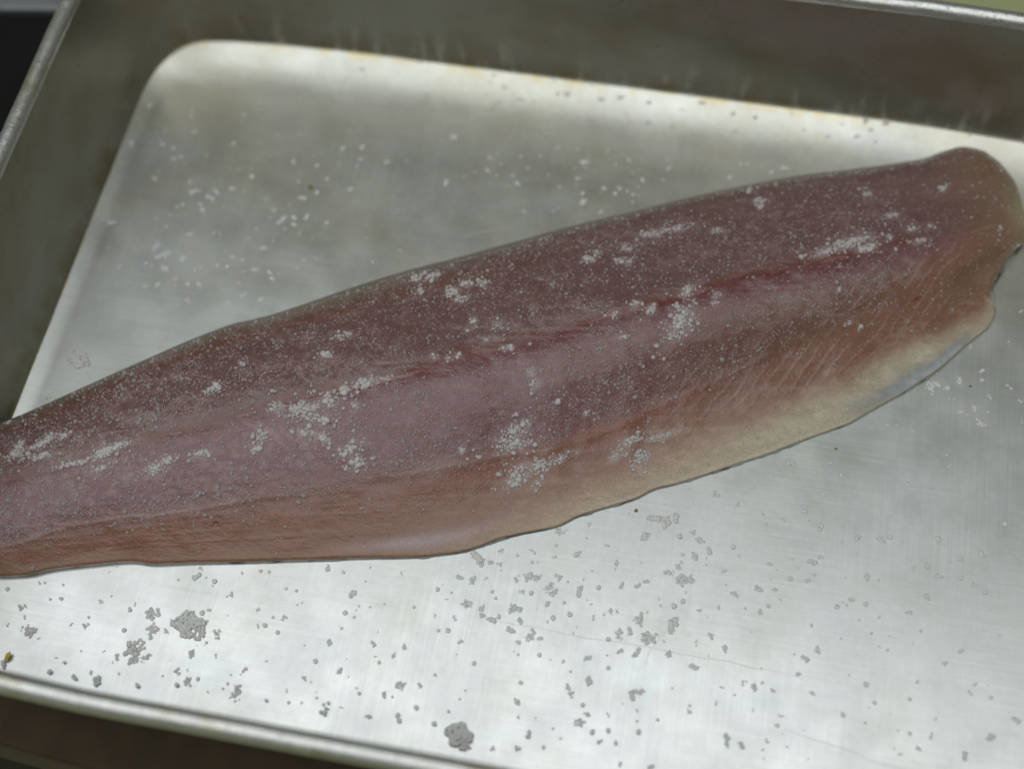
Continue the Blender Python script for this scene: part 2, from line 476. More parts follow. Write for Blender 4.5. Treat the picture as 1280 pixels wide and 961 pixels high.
FISH_NET = ('996 -21228 0 1026 -21227 84 1028 -21205 116 1018 -21170 132 993 -21096 153 951 -20973 189 896 -20810 239 829 -20605 301 753 -20356 375 667 -20063 456 579 -19765 529 488 -19462 593 394 -19154 648 296 -18841 695 195 -18523 731 105 -18245 755 10 -17962 771 -92 -17673 773 -184 -17425 764 -276 -17212 721 -353 -17045 675 -425 -16899 622 -483 -16793 571 -529 -16717 519 -589 -16645 432 1122 -21200 0 1177 -21216 139 1189 -21200 191 1185 -21168 219 1166 -21098 254 1135 -20982 315 1096 -20828 398 1049 -20635 504 997 -20401 627 938 -20125 764 875 -19843 887 806 -19555 994 729 -19259 1080 640 -18953 1144 540 -18636 1185 445 -18356 1202 342 -18068 1203 225 -17767 1179 116 -17506 1137 17 -17288 1084 -66 -17117 1027 -147 -16965 959 -217 -16849 884 -283 -16757 798 -373 -16660 651 1310 -21159 0 1371 -21178 153 1385 -21164 210 1381 -21133 242 1364 -21062 281 1335 -20947 349 1299 -20793 443 1257 -20601 562 1212 -20369 701 1160 -20095 855 1103 -19815 995 1040 -19528 1115 968 -19232 1213 882 -18925 1286 781 -18606 1332 683 -18322 1349 574 -18028 1342 447 -17718 1303 326 -17447 1245 218 -17219 1175 125 -17040 1104 36 -16879 1021 -38 -16760 940 -102 -16669 859 -189 -16574 718 1602 -21104 0 1662 -21123 152 1675 -21108 211 1671 -21076 242 1653 -21005 283 1624 -20887 353 1587 -20731 451 1545 -20536 574 1501 -20301 719 1450 -20022 880 1394 -19738 1025 1333 -19447 1151 1262 -19147 1253 1176 -18835 1329 1071 -18511 1377 971 -18222 1395 859 -17921 1388 727 -17604 1346 598 -17324 1277 480 -17087 1193 379 -16899 1109 282 -16731 1015 203 -16605 924 135 -16509 834 41 -16407 681 2191 -20946 0 2248 -20964 152 2260 -20948 211 2255 -20915 243 2236 -20841 287 2205 -20719 362 2165 -20559 467 2123 -20358 600 2079 -20115 757 2030 -19828 930 1976 -19536 1088 1918 -19236 1225 1849 -18928 1336 1761 -18604 1419 1649 -18269 1471 1542 -17969 1491 1422 -17656 1484 1281 -17325 1438 1144 -17032 1365 1017 -16784 1274 908 -16585 1179 800 -16405 1069 710 -16267 961 632 -16161 854 525 -16043 672 2733 -20696 0 2787 -20713 152 2798 -20697 211 2793 -20663 245 2773 -20588 290 2741 -20465 371 2700 -20303 483 2659 -20099 625 2618 -19854 793 2573 -19564 980 2523 -19269 1150 2469 -18967 1298 2406 -18655 1419 2318 -18326 1509 2200 -17986 1566 2089 -17679 1587 1964 -17358 1580 1817 -17018 1531 1674 -16717 1453 1541 -16460 1357 1426 -16254 1255 1313 -16067 1138 1218 -15923 1023 1137 -15812 909 1025 -15686 715 3310 -20504 0 3360 -20522 151 3370 -20505 210 3364 -20469 244 3342 -20391 291 3307 -20264 374 3262 -20096 490 3217 -19885 638 3175 -19632 814 3129 -19334 1009 3078 -19029 1188 3025 -18719 1343 2962 -18398 1470 2871 -18058 1564 2745 -17706 1624 2626 -17389 1647 2494 -17056 1639 2339 -16702 1589 2189 -16389 1507 2049 -16123 1408 1928 -15909 1303 1810 -15714 1181 1713 -15564 1062 1629 -15447 943 1515 -15315 742 3895 -20332 0 3943 -20348 150 3951 -20330 209 3944 -20293 244 3920 -20212 292 3881 -20080 377 3831 -19906 497 3783 -19687 650 3739 -19425 832 3690 -19116 1036 3637 -18801 1221 3584 -18480 1383 3521 -18148 1516 3426 -17796 1615 3290 -17432 1678 3164 -17102 1702 3024 -16755 1694 2861 -16387 1642 2703 -16061 1558 2556 -15784 1455 2430 -15561 1346 2308 -15358 1220 2207 -15202 1097 2121 -15080 975 2005 -14941 766 4483 -20162 0 4527 -20177 149 4533 -20158 208 4525 -20119 243 4499 -20035 292 4457 -19898 380 4402 -19718 503 4351 -19491 661 4304 -19219 850 4253 -18900 1061 4198 -18573 1255 4144 -18242 1424 4081 -17900 1562 3982 -17535 1666 3837 -17158 1732 3704 -16816 1757 3556 -16456 1748 3385 -16073 1694 3219 -15734 1608 3066 -15446 1502 2935 -15214 1389 2808 -15002 1259 2704 -14839 1132 2616 -14712 1006 2498 -14566 791 5081 -20017 0 5122 -20032 148 5127 -20011 207 5117 -19971 243 5088 -19883 293 5042 -19740 383 4983 -19553 510 4927 -19316 672 4878 -19034 868 4824 -18703 1087 4767 -18364 1288 4711 -18021 1464 4647 -17667 1608 4545 -17288 1717 4390 -16897 1785 4249 -16540 1811 4093 -16165 1803 3914 -15766 1747 3741 -15413 1658 3581 -15112 1548 3444 -14871 1433 3313 -14650 1299 3205 -14479 1168 3115 -14346 1038 2996 -14193 816 5709 -19984 0 5747 -19996 147 5750 -19973 206 5738 -19930 242 5708 -19837 293 5657 -19686 385 5591 -19487 515 5531 -19236 683 5476 -18937 885 5418 -18586 1112 5356 -18228 1321 5297 -17866 1504 5231 -17492 1654 5122 -17091 1767 4955 -16678 1839 4805 -16301 1866 4640 -15904 1858 4451 -15481 1800 4269 -15108 1708 4101 -14790 1595 3958 -14535 1476 3822 -14302 1338 3711 -14122 1203 3618 -13981 1069 3497 -13820 841 6296 -19859 0 6331 -19870 146 6332 -19845 205 6319 -19800 241 6286 -19704 293 6232 -19546 388 6162 -19339 521 6098 -19078 694 6041 -18767 902 5981 -18402 1137 5917 -18030 1353 5858 -17655 1543 5792 -17268 1700 5679 -16852 1818 5504 -16422 1893 5347 -16030 1921 5175 -15616 1912 4979 -15176 1853 4790 -14786 1758 4616 -14456 1642 4469 -14190 1520 4328 -13946 1377 4214 -13758 1238 4120 -13611 1100 3998 -13443 865 6897 -19726 0 6929 -19736 146 6928 -19710 204 6914 -19663 241 6879 -19563 294 6821 -19399 390 6746 -19184 527 6677 -18913 704 6618 -18590 919 6554 -18213 1162 6487 -17828 1386 6427 -17441 1583 6360 -17041 1746 6243 -16609 1868 6058 -16164 1946 5894 -15757 1976 5715 -15327 1967 5510 -14869 1906 5314 -14464 1809 5134 -14120 1689 4982 -13843 1563 4837 -13590 1417 4721 -13394 1274 4625 -13241 1132 4502 -13064 890 7501 -19605 0 7530 -19613 145 7528 -19586 203 7513 -19537 239 7475 -19432 293 7413 -19262 391 7333 -19039 530 7260 -18758 711 7197 -18424 930 7131 -18033 1179 7061 -17635 1409 6999 -17234 1612 6931 -16821 1780 6811 -16374 1907 6617 -15914 1988 6446 -15492 2018 6259 -15046 2009 6048 -14570 1947 5845 -14150 1847 5660 -13793 1725 5504 -13506 1596 5356 -13243 1447 5237 -13040 1301 5140 -12881 1156 5017 -12697 909 8105 -19484 0 8131 -19491 144 8128 -19462 202 8111 -19411 238 8072 -19303 292 8006 -19127 390 7921 -18896 531 7844 -18604 715 7777 -18258 938 7707 -17854 1192 7635 -17443 1427 7572 -17029 1635 7504 -16603 1807 7379 -16141 1937 7177 -15666 2020 6999 -15229 2052 6807 -14767 2042 6589 -14275 1979 6381 -13839 1878 6191 -13470 1754 6031 -13173 1623 5880 -12901 1471 5760 -12691 1323 5662 -12526 1175 5539 -12336 924 8708 -19360 0 8731 -19367 142 8726 -19336 200 8709 -19283 236 8667 -19172 291 8598 -18990 390 8508 -18751 532 8428 -18451 718 8360 -18095 945 8287 -17678 1204 8213 -17255 1444 8150 -16831 1657 8082 -16393 1834 7955 -15917 1967 7746 -15428 2053 7563 -14978 2085 7365 -14502 2076 7142 -13994 2012 6929 -13545 1909 6735 -13165 1783 6572 -12859 1650 6419 -12578 1495 6298 -12361 1344 6200 -12191 1194 6078 -11995 939 9310 -19235 0 9331 -19240 141 9325 -19209 199 9306 -19155 235 9264 -19041 289 9193 -18856 389 9100 -18613 533 9019 -18307 722 8950 -17945 953 8879 -17522 1216 8805 -17092 1462 8746 -16662 1680 8681 -16218 1861 8555 -15734 1998 8341 -15238 2086 8155 -14779 2119 7955 -14294 2109 7730 -13776 2044 7516 -13318 1940 7321 -12930 1811 7157 -12618 1676 7003 -12332 1519 6882 -12110 1366 6784 -11936 1214 6665 -11735 955 9912 -19109 0 9930 -19113 140 9922 -19081 198 9903 -19026 234 9860 -18910 288 9787 -18720 388 9691 -18473 534 9607 -18161 725 9539 -17791 960 9468 -17361 1228 9395 -16923 1479 9337 -16486 1702 9276 -16035 1887 9149 -15543 2028 8931 -15037 2118 8743 -14569 2153 8540 -14073 2143 8313 -13544 2077 8096 -13077 1970 7899 -12681 1840 7734 -12361 1703 7580 -12069 1543 7458 -11842 1388 7361 -11664 1233 7243 -11457 970 10513 -18982 0 10528 -18985 138 10519 -18951 195 10499 -18894 230 10454 -18775 285 10378 -18581 386 10278 -18327 533 10192 -18006 727 10122 -17628 966 10050 -17187 1239 9976 -16740 1496 9919 -16293 1723 9859 -15832 1914 9731 -15327 2058 9507 -14810 2151 9314 -14330 2186 9108 -13821 2176 8877 -13278 2109 8657 -12798 2001 8457 -12391 1869 8290 -12064 1729 8135 -11763 1568 8013 -11530 1409 7916 -11347 1252 7800 -11134 985 11111 -18849 0 11123 -18850 134 11113 -18814 189 11092 -18756 224 11045 -18633 279 10966 -18434 381 10863 -18173 530 10774 -17845 727 10702 -17457 970 10629 -17006 1249 10554 -16548 1511 10498 -16092 1744 10439 -15621 1939 10310 -15105 2088 10079 -14575 2183 9883 -14083 2220 9673 -13561 2210 9438 -13003 2142 9215 -12510 2032 9012 -12093 1898 8843 -11757 1756 8686 -11448 1592 8564 -11208 1431 8467 -11020 1272 8352 -10801 1000 11711 -18718 0 11719 -18717 130 11707 -18680 183 11685 -18619 218 11637 -18493 274 11556 -18289 377 11448 -18021 527 11356 -17684 727 11282 -17287 974 11207 -16824 1258 11131 -16355 1526 11075 -15888 1765 11017 -15407 1965 10886 -14878 2118 10649 -14335 2216 10448 -13830 2253 10233 -13293 2243 9995 -12720 2174 9768 -12213 2063 9562 -11784 1926 9391 -11439 1783 9233 -11122 1616 9110 -10875 1453 9014 -10681 1291 8901 -10456 1015 12312 -18598 0 12317 -18594 124 12304 -18554 175 12281 -18491 208 12230 -18361 261 12145 -18149 361 12033 -17873 509 11937 -17525 708 11861 -17117 957 11784 -16643 1247 11708 -16164 1523 11653 -15688 1772 11597 -15198 1982 11466 -14658 2143 11223 -14104 2247 11018 -13586 2287 10800 -13035 2277 10558 -12447 2206 10328 -11926 2093 10119 -11486 1955 9947 -11131 1809 9787 -10805 1640 9664 -10551 1474 9568 -10352 1310 9457 -10120 1030 12915 -18484 0 12917 -18477 119 12902 -18435 167 12878 -18370 198 12825 -18235 247 12736 -18015 342 12619 -17730 487 12520 -17372 684 12442 -16951 935 12363 -16466 1231 12286 -15977 1516 12233 -15492 1775 12179 -14994 1996 12048 -14444 2166 11800 -13878 2277 11591 -13348 2320 11370 -12783 2310 11124 -12179 2239 10892 -11644 2124 10681 -11192 1984 10507 -10827 1836 10346 -10493 1664 10223 -10232 1496 10127 -10027 1329 10019 -9789 1045 13512 -18352 0 13511 -18343 113 13495 -18299 159 13469 -18231 188 13415 -18091 233 13323 -17865 324 13202 -17571 464 13100 -17202 659 13019 -16771 909 12940 -16275 1209 12862 -15777 1502 12811 -15285 1770 12760 -14781 2001 12629 -14221 2181 12376 -13646 2299 12165 -13106 2345 11941 -12527 2335 11693 -11909 2263 11458 -11362 2147 11246 -10900 2005 11070 -10527 1856 10910 -10185 1682 10787 -9918 1512 10692 -9709 1344 10586 -9464 1057 14099 -18181 0 14095 -18169 108 14078 -18123 151 14051 -18054 177 13996 -17910 219 13901 -17678 304 13776 -17376 438 13671 -16998 626 13589 -16558 873 13509 -16052 1172 13431 -15546 1466 13381 -15048 1740 13334 -14538 1978 13203 -13972 2164 12946 -13390 2287 12733 -12841 2335 12508 -12253 2325 12259 -11624 2254 12024 -11068 2138 11811 -10598 1997 11636 -10220 1848 11476 -9873 1675 11355 -9603 1506 11262 -9391 1338 11160 -9144 1052 14677 -17985 0 14671 -17971 103 14653 -17924 143 14626 -17853 167 14569 -17706 206 14473 -17469 286 14344 -17161 413 14238 -16776 595 14156 -16328 837 14075 -15815 1135 13999 -15303 1431 13952 -14802 1710 13909 -14290 1954 13780 -13719 2147 13520 -13133 2275 13306 -12579 2325 13080 -11983 2316 12831 -11346 2244 12597 -10783 2130 12384 -10309 1989 12210 -9927 1840 12052 -9577 1668 11932 -9304 1500 11842 -9089 1333 11744 -8840 1048 15221 -17707 0 15214 -17692 98 15195 -17643 136 15168 -17571 158 15111 -17423 193 15013 -17183 268 14883 -16873 389 14777 -16484 566 14697 -16033 803 14620 -15519 1098 14547 -15007 1397 14506 -14509 1680 14469 -14001 1930 14344 -13433 2130 14085 -12849 2263 13872 -12294 2316 13648 -11696 2306 13402 -11057 2235 13170 -10493 2121 12960 -10018 1981 12788 -9635 1833 12632 -9284 1661 12515 -9010 1494 12427 -8795 1327 12334 -8544 1044 15739 -17373 0 15730 -17357 93 15711 -17308 129 15683 -17235 149 15627 -17086 182 15529 -16844 251 15399 -16532 366 15294 -16142 537 15218 -15691 769 15145 -15178 1063 15077 -14669 1363 15043 -14176 1650 15014 -13674 1906 14895 -13111 2112 14636 -12533 2251 14426 -11981 2306 14206 -11383 2297 13964 -10745 2226 13735 -10181 2112 13528 -9706 1972 13359 -9324 1825 13207 -8973 1654 13092 -8699 1487 13007 -8484 1322 12918 -8232 1039 16296 -17114 0 16285 -17096 89 16266 -17046 122 16238 -16972 141 16181 -16821 170 16083 -16576 235 15951 -16260 345 15846 -15864 510 15771 -15408 737 15700 -14891 1028 15634 -14380 1329 15604 -13886 1621 15581 -13386 1883 15464 -12823 2095 15204 -12244 2239 14994 -11689 2296 14774 -11087 2287 14534 -10444 2217 14307 -9876 2103 14101 -9399 1964 13934 -9014 1818 13783 -8661 1647 13671 -8386 1481 13588 -8169 1316 13504 -7915 1035 16869 -16886 0 16856 -16867 86 16836 -16816 118 16808 -16740 135 16751 -16586 162 16652 -16337 223 16518 -16016 327 16412 -15613 486 16338 -15150 708 16268 -14626 996 16204 -14110 1298 16177 -13615 1592 16157 -13113 1859 16042 -12547 2078 15779 -11966 2227 15568 -11406 2286 15349 -10798 2277 15109 -10148 2207 14883 -9575 2094 14678 -9093 1956 14511 -8705 1810 14362 -8349 1641 14252 -8072 1475 14171 -7853 1311 14091 -7597 1031 17431 -16631 0 17418 -16611 83 17397 -16559 114 17369 -16482 130 17312 -16326 155 17212 -16074 211 17077 -15748 310 16971 -15339 463 16899 -14870 680 16831 -14342 965 16768 -13823 1266 16745 -13326 1564 16729 -12825 1836 16616 -12258 2060 16351 -11676 2215 16140 -11114 2276 15922 -10501 2268 15683 -9845 2198 15459 -9268 2086 15255 -8783 1948 15090 -8393 1802 14943 -8035 1634 14835 -7755 1469 14756 -7535 1305 14680 -7277 1026 17924 -16244 0 17910 -16223 81 17889 -16171 110 17862 -16095 125 17805 -15938 147 17707 -15686 200 17573 -15359 294 17472 -14951 441 17404 -14484 652 17344 -13959 934 17288 -13445 1235 17273 -12956 1536 17267 -12464 1813 17161 -11906 2043 16898 -11332 2202 16692 -10775 2267 16478 -10165 2258 16246 -9513 2189 16026 -8938 2077 15827 -8456 1940 15665 -8068 1795 15522 -7711 1627 15418 -7433 1463 15342 -7213 1300 15271 -6954 1022 18468 -15935 0 18453 -15914 78 18432 -15861 106 18405 -15784 120 18349 -15626 141 18250 -15372 190 18117 -15043 278 18017 -14631 420 17953 -14161 626 17896 -13634 904 17844 -13120 1205 17834 -12635 1508 17834 -12147 1790 17731 -11592 2026 17467 -11021 2190 17262 -10464 2257 17051 -9853 2249 16821 -9199 2180 16604 -8623 2068 16407 -8140 1931 16248 -7752 1787 16107 -7394 1620 16005 -7115 1456 15932 -6894 1294 15865 -6634 1018 19025 -15648 0 19009 -15626 76 18988 -15573 103 18961 -15495 116 18905 -15336 134 18807 -15079 180 18673 -14748 264 18574 -14332 400 18513 -13858 601 18460 -13329 875 18411 -12814 1175 18405 -12330 1480 18411 -11846 1767 18311 -11293 2008 18045 -10725 2178 17841 -10168 2247 17632 -9554 2239 17404 -8898 2170 17190 -8320 2059 16995 -7836 1923 16837 -7447 1780 16699 -7088 1613 16600 -6808 1450 16529 -6586 1289 16467 -6325 1013 19575 -15341 0 19558 -15319 74 19537 -15265 99 19510 -15188 112 19455 -15028 130 19357 -14770 174 19224 -14438 255 19128 -14020 388 19071 -13545 584 19022 -13015 853 18977 -12499 1148 18976 -12016 1450 18987 -11533 1733 18891 -10980 1973 18624 -10413 2142 18421 -9856 2211 18214 -9242 2203 17990 -8585 2135 17779 -8007 2026 17586 -7524 1892 17431 -7137 1751 17296 -6780 1587 17199 -6501 1427 17132 -6280 1268 17074 -6019 997 20072 -14946 0 20055 -14923 71 20034 -14870 96 20008 -14793 109 19955 -14634 126 19859 -14378 169 19728 -14048 248 19637 -13634 377 19588 -13162 569 19547 -12637 833 19510 -12126 1123 19519 -11649 1419 19540 -11173 1697 19450 -10625 1933 19186 -10064 2100 18987 -9512 2167 18787 -8903 2160 18570 -8252 2093 18364 -7680 1986 18176 -7203 1855 18026 -6820 1716 17895 -6467 1556 17802 -6192 1399 17737 -5973 1243 17685 -5716 977 20645 -14681 0 20627 -14658 69 20606 -14604 93 20580 -14526 105 20527 -14367 122 20432 -14109 163 20301 -13777 241 20212 -13359 367 20165 -12884 555 20128 -12354 813 20094 -11839 1097 20107 -11359 1387 20132 -10880 1662 20044 -10327 1894 19778 -9763 2057 19579 -9207 2124 19380 -8595 2117 19165 -7941 2052 18961 -7367 1947 18775 -6889 1818 18626 -6506 1682 18497 -6154 1525 18406 -5880 1371 18345 -5662 1218 18296 -5406 958 21203 -14376 0 21185 -14352 67 21164 -14298 90 21138 -14220 102 21086 -14060 118 20991 -13801 158 20861 -13468 234 20774 -13048 357 20731 -12570 540 20698 -12038 793 20668 -11520 1071 20686 -11039 1357 20717 -10559 1626 20632 -10003 1854 20364 -9438 2015 20166 -8880 2081 19969 -8266 2074 19757 -7611 2010 19555 -7037 1907 19371 -6560 1781 19224 -6178 1648 19098 -5828 1494 19009 -5554 1343 18950 -5338 1193 18906 -5083 939 21761 -14062 0 21741 -14038 65 21721 -13984 87 21695 -13905 98 21644 -13745 114 21550 -13486 153 21420 -13151 226 21336 -12729 347 21297 -12250 526 21269 -11716 773 21244 -11196 1046 21267 -10714 1326 21303 -10234 1590 21222 -9677 1814 20953 -9111 1973 20756 -8552 2038 20562 -7937 2031 20352 -7281 1968 20153 -6708 1868 19971 -6232 1744 19826 -5852 1614 19702 -5503 1463 19616 -5230 1315 19559 -5015 1169 19519 -4763 919 22313 -13732 0 22293 -13707 62 22273 -13653 84 22248 -13574 95 22197 -13414 110 22104 -13155 148 21975 -12820 219 21895 -12398 337 21861 -11919 512 21839 -11385 753 21819 -10865 1021 21849 -10385 1295 21892 -9907 1554 21815 -9350 1775 21546 -8785 1931 21351 -8227 1995 21159 -7613 1988 20953 -6959 1927 20758 -6388 1828 20579 -5915 1707 20436 -5537 1580 20314 -5191 1432 20231 -4921 1287 20176 -4708 1144 20141 -4458 900 22876 -13420 0 22856 -13394 60 22835 -13339 81 22811 -13261 92 22761 -13100 106 22669 -12841 143 22541 -12506 213 22463 -12084 327 22435 -11604 498 22418 -11069 734 22403 -10549 995 22439 -10069 1264 22489 -9592 1519 22417 -9034 1735 22146 -8471 1889 21953 -7913 1951 21764 -7299 1945 21562 -6646 1885 21369 -6077 1788 21192 -5606 1670 21051 -5231 1545 20932 -4888 1401 20851 -4620 1260 20799 -4408 1119 20767 -4161 880 23436 -13095 0 23415 -13069 58 23395 -13014 78 23371 -12935 88 23322 -12775 102 23232 -12516 138 23105 -12182 206 23031 -11759 317 23008 -11280 484 22997 -10746 714 22988 -10226 970 23030 -9748 1234 23087 -9273 1483 23020 -8716 1696 22749 -8155 1846 22558 -7598 1908 22372 -6986 1902 22173 -6335 1843 21984 -5769 1749 21809 -5302 1633 21671 -4930 1511 21554 -4590 1370 21476 -4324 1232 21426 -4115 1094 21398 -3871 861 23983 -12735 0 23963 -12710 58 23943 -12656 78 23919 -12577 88 23871 -12418 102 23782 -12160 136 23657 -11828 202 23588 -11407 310 23571 -10930 472 23568 -10398 697 23566 -9882 947 23616 -9408 1204 23682 -8938 1449 23620 -8384 1657 23350 -7827 1804 23162 -7274 1865 22981 -6666 1859 22786 -6020 1801 22601 -5459 1709 22429 -4997 1596 22294 -4630 1477 22180 -4294 1339 22103 -4032 1204 22056 -3826 1070 22032 -3585 841 24537 -12382 0 24516 -12357 58 24497 -12303 78 24473 -12226 88 24427 -12067 101 24339 -11811 134 24216 -11480 198 24151 -11060 303 24141 -10586 461 24145 -10057 680 24150 -9544 924 24208 -9074 1175 24282 -8609 1414 24226 -8058 1618 23957 -7505 1762 23772 -6956 1822 23595 -6352 1816 23405 -5711 1760 23223 -5155 1670 23054 -4699 1559 22921 -4337 1443 22810 -4005 1308 22736 -3747 1176 22691 -3543 1045 22670 -3306 822 25098 -12036 0 25076 -12012 58 25057 -11959 78 25034 -11882 87 24989 -11724 100 24903 -11470 132 24782 -11141 194 24721 -10723 295 24717 -10251 448 24729 -9725 661 24741 -9215 898 24808 -8749 1143 24890 -8289 1376 24840 -7741 1574 24572 -7194 1716 24390 -6649 1773 24216 -6049 1768 24031 -5414 1713 23852 -4864 1625 23686 -4414 1518 23555 -4057 1405 23446 -3731 1273 23375 -3477 1145 23332 -3276 1017 23315 -3043 800 25660 -11689 0 25638 -11666 58 25619 -11613 78 25597 -11537 87 25553 -11381 99 25469 -11128 130 25350 -10803 189 25294 -10388 287 25297 -9920 434 25317 -9399 640 25337 -8893 869 25413 -8433 1106 25505 -7979 1331 25461 -7436 1524 25194 -6895 1661 25015 -6356 1718 24846 -5764 1712 24665 -5137 1659 24491 -4596 1574 24328 -4154 1470 24199 -3804 1360 24093 -3484 1233 24024 -3235 1109 23983 -3039 985 23969 -2811 775 26167 -11229 0 26146 -11208 58 26127 -11158 78 26106 -11083 87 26064 -10930 98 25984 -10683 128 25869 -10364 184 25821 -9958 278 25835 -9501 420 25867 -8993 619 25899 -8499 840 25988 -8053 1069 26094 -7614 1287 26061 -7085 1474 25800 -6560 1607 25628 -6034 1662 25466 -5457 1656 25294 -4846 1605 25126 -4319 1523 24968 -3891 1422 24843 -3553 1316 24741 -3243 1193 24675 -3003 1073 24637 -2813 953 24626 -2591 749 26692 -10789 0 26670 -10770 58 26652 -10720 78 26632 -10647 87 26591 -10497 99 26514 -10256 129 26402 -9945 185 26360 -9547 278 26384 -9100 417 26427 -8604 610 26471 -8121 823 26573 -7686 1043 26691 -7257 1251 26669 -6737 1429 26412 -6223 1554 26246 -5707 1606 26091 -5142 1600 25925 -4546 1551 25763 -4032 1472 25609 -3616 1374 25488 -3288 1272 25389 -2988 1153 25326 -2754 1036 25290 -2570 921 25282 -2355 724 27218 -10344 0 27196 -10327 58 27179 -10278 78 27159 -10207 87 27121 -10060 100 27046 -9825 130 26938 -9522 187 26902 -9133 279 26935 -8697 416 26990 -8212 603 27044 -7739 809 27159 -7314 1019 27290 -6896 1217 27278 -6384 1384 27027 -5880 1502 26867 -5375 1550 26718 -4822 1544 26559 -4239 1497 26402 -3739 1420 26252 -3335 1326 26134 -3016 1227 26038 -2726 1113 25977 -2500 1000 25944 -2321 889 25939 -2112 699 27719 -9849 0 27697 -9833 58 27681 -9787 78 27662 -9717 88 27626 -9575 101 27554 -9346 132 27450 -9052 189 27422 -8674 280 27466 -8250 414 27534 -7779 596 27602 -7319 794 27731 -6908 995 27878 -6503 1182 27878 -6001 1339 27634 -5510 1449 27481 -5017 1494 27341 -4479 1489 27189 -3913 1443 27038 -3428 1369 26893 -3037 1279 26779 -2731 1183 26687 -2451 1072 26628 -2232 964 26597 -2060 857 26595 -1857 674 28218 -9341 0 28196 -9327 58 28180 -9282 78 28163 -9215 88 28128 -9076 102 28060 -8853 133 27960 -8568 190 27940 -8199 280 27995 -7787 411 28076 -7329 587 28158 -6881 776 28302 -6482 966 28465 -6088 1143 28478 -5596 1290 28241 -5117 1392 28095 -4636 1434 27962 -4112 1428 27819 -3561 1384 27674 -3091 1314 27534 -2714 1227 27423 -2419 1135 27333 -2149 1029 27278 -1939 925 27249 -1772 822 27249 -1577 646 28673 -8770 0 28651 -8758 58 28636 -8714 78 28620 -8648 88 28588 -8511 102 28523 -8292 133 28428 -8011 187 28416 -7647 273 28484 -7239 397 28581 -6785 560 28679 -6338 735 28840 -5941 909 29021 -5550 1070 29049 -5059 1204 28819 -4585 1297 28681 -4110 1334 28555 -3595 1330 28419 -3055 1291 28279 -2597 1226 28142 -2232 1146 28034 -1947 1061 27947 -1687 962 27893 -1485 865 27865 -1325 769 27867 -1138 605 29120 -8184 0 29099 -8173 58 29084 -8131 78 29070 -8067 87 29041 -7934 100 28981 -7720 128 28893 -7445 177 28895 -7085 251 28979 -6683 359 29097 -6231 499 29217 -5785 646 29402 -5388 792 29606 -5003 932 29653 -4518 1049 29433 -4055 1131 29305 -3593 1167 29188 -3096 1168 29059 -2582 1142 28925 -2149 1091 28791 -1806 1024 28686 -1540 951 28600 -1299 865 28548 -1111 780 28521 -963 694 28523 -791 546 29610 -7635 0 29589 -7628 56 29576 -7589 75 29562 -7528 84 29536 -7403 94 29482 -7202 117 29401 -6941 154 29415 -6594 207 29517 -6207 289 29658 -5768 392 29802 -5330 494 30012 -4946 600 30238 -4581 711 30303 -4119 806 30091 -3688 878 29970 -3261 914 29859 -2807 925 29732 -2348 922 29599 -1965 895 29465 -1667 851 29359 -1438 798 29273 -1229 731 29220 -1067 662 29192 -939 591 29192 -791 466 29755 -7385 0 29735 -7379 55 29722 -7343 74 29709 -7285 82 29685 -7165 91 29633 -6972 111 29556 -6719 141 29577 -6380 181 29688 -6004 249 29840 -5576 332 29997 -5145 411 30219 -4771 495 30456 -4421 592 30529 -3977 678 30322 -3568 745 30204 -3163 782 30095 -2737 799 29968 -2311 810 29835 -1958 796 29700 -1687 764 29594 -1478 722 29507 -1289 665 29453 -1141 605 29425 -1024 541 29423 -889 427 29840 -7156 0 29820 -7151 54 29808 -7116 72 29796 -7061 79 29773 -6945 87 29724 -6759 103 29653 -6514 125 29682 -6181 151 29803 -5814 203 29967 -5393 263 30138 -4967 316 30374 -4599 377 30623 -4264 460 30705 -3835 536 30503 -3448 599 30389 -3065 637 30283 -2664 662 30157 -2272 688 30023 -1950 689 29888 -1705 671 29781 -1518 640 29693 -1348 595 29639 -1214 543 29610 -1109 488 29607 -986 386 29874 -7016 0 29855 -7012 53 29844 -6978 70 29832 -6924 77 29811 -6811 83 29765 -6628 96 29697 -6386 111 29732 -6055 125 29861 -5689 163 30035 -5269 203 30217 -4841 234 30464 -4474 276 30722 -4144 346 30811 -3724 415 30613 -3348 475 30501 -2979 515 30396 -2596 546 30270 -2228 586 30136 -1928 601 30000 -1702 594 29892 -1529 573 29804 -1373 537 29748 -1250 494 29718 -1152 445 29713 -1040 353 29901 -6916 0 29883 -6912 51 29872 -6878 67 29861 -6824 73 29841 -6712 76 29798 -6529 82 29734 -6283 84 29777 -5943 76 29915 -5569 89 30102 -5133 94 30298 -4686 85 30558 -4302 91 30826 -3966 142 30923 -3545 198 30727 -3176 254 30616 -2817 298 30510 -2451 341 30379 -2111 407 30240 -1838 447 30100 -1635 462 29988 -1482 459 29897 -1343 440 29839 -1234 410 29806 -1148 372 29798 -1050 297')
FISH_BLOOD = [[0.012,0.6265],[0.0581,0.6024],[0.1122,0.6024],[0.1663,0.6145],[0.2204,0.6104],[0.2745,0.6386],[0.3186,0.6586],[0.3727,0.6546],[0.4108,0.6627],[0.4409,0.6667],[0.501,0.6627],[0.5631,0.6707],[0.5932,0.6747],[0.6473,0.6667],[0.7014,0.6867],[0.7455,0.6827],[0.7916,0.6787],[0.8457,0.6827],[0.8978,0.6667],[0.9499,0.6145]]
FISH_MEMB = [[0.012,0.1968],[0.0661,0.2329],[0.1122,0.2369],[0.2044,0.245],[0.2645,0.2691],[0.3387,0.2932],[0.4369,0.3012],[0.5311,0.2691],[0.5772,0.257],[0.6253,0.2731],[0.6713,0.3052],[0.7234,0.3373],[0.7756,0.3855],[0.8236,0.4659],[0.8737,0.5542],[0.9259,0.6145]]
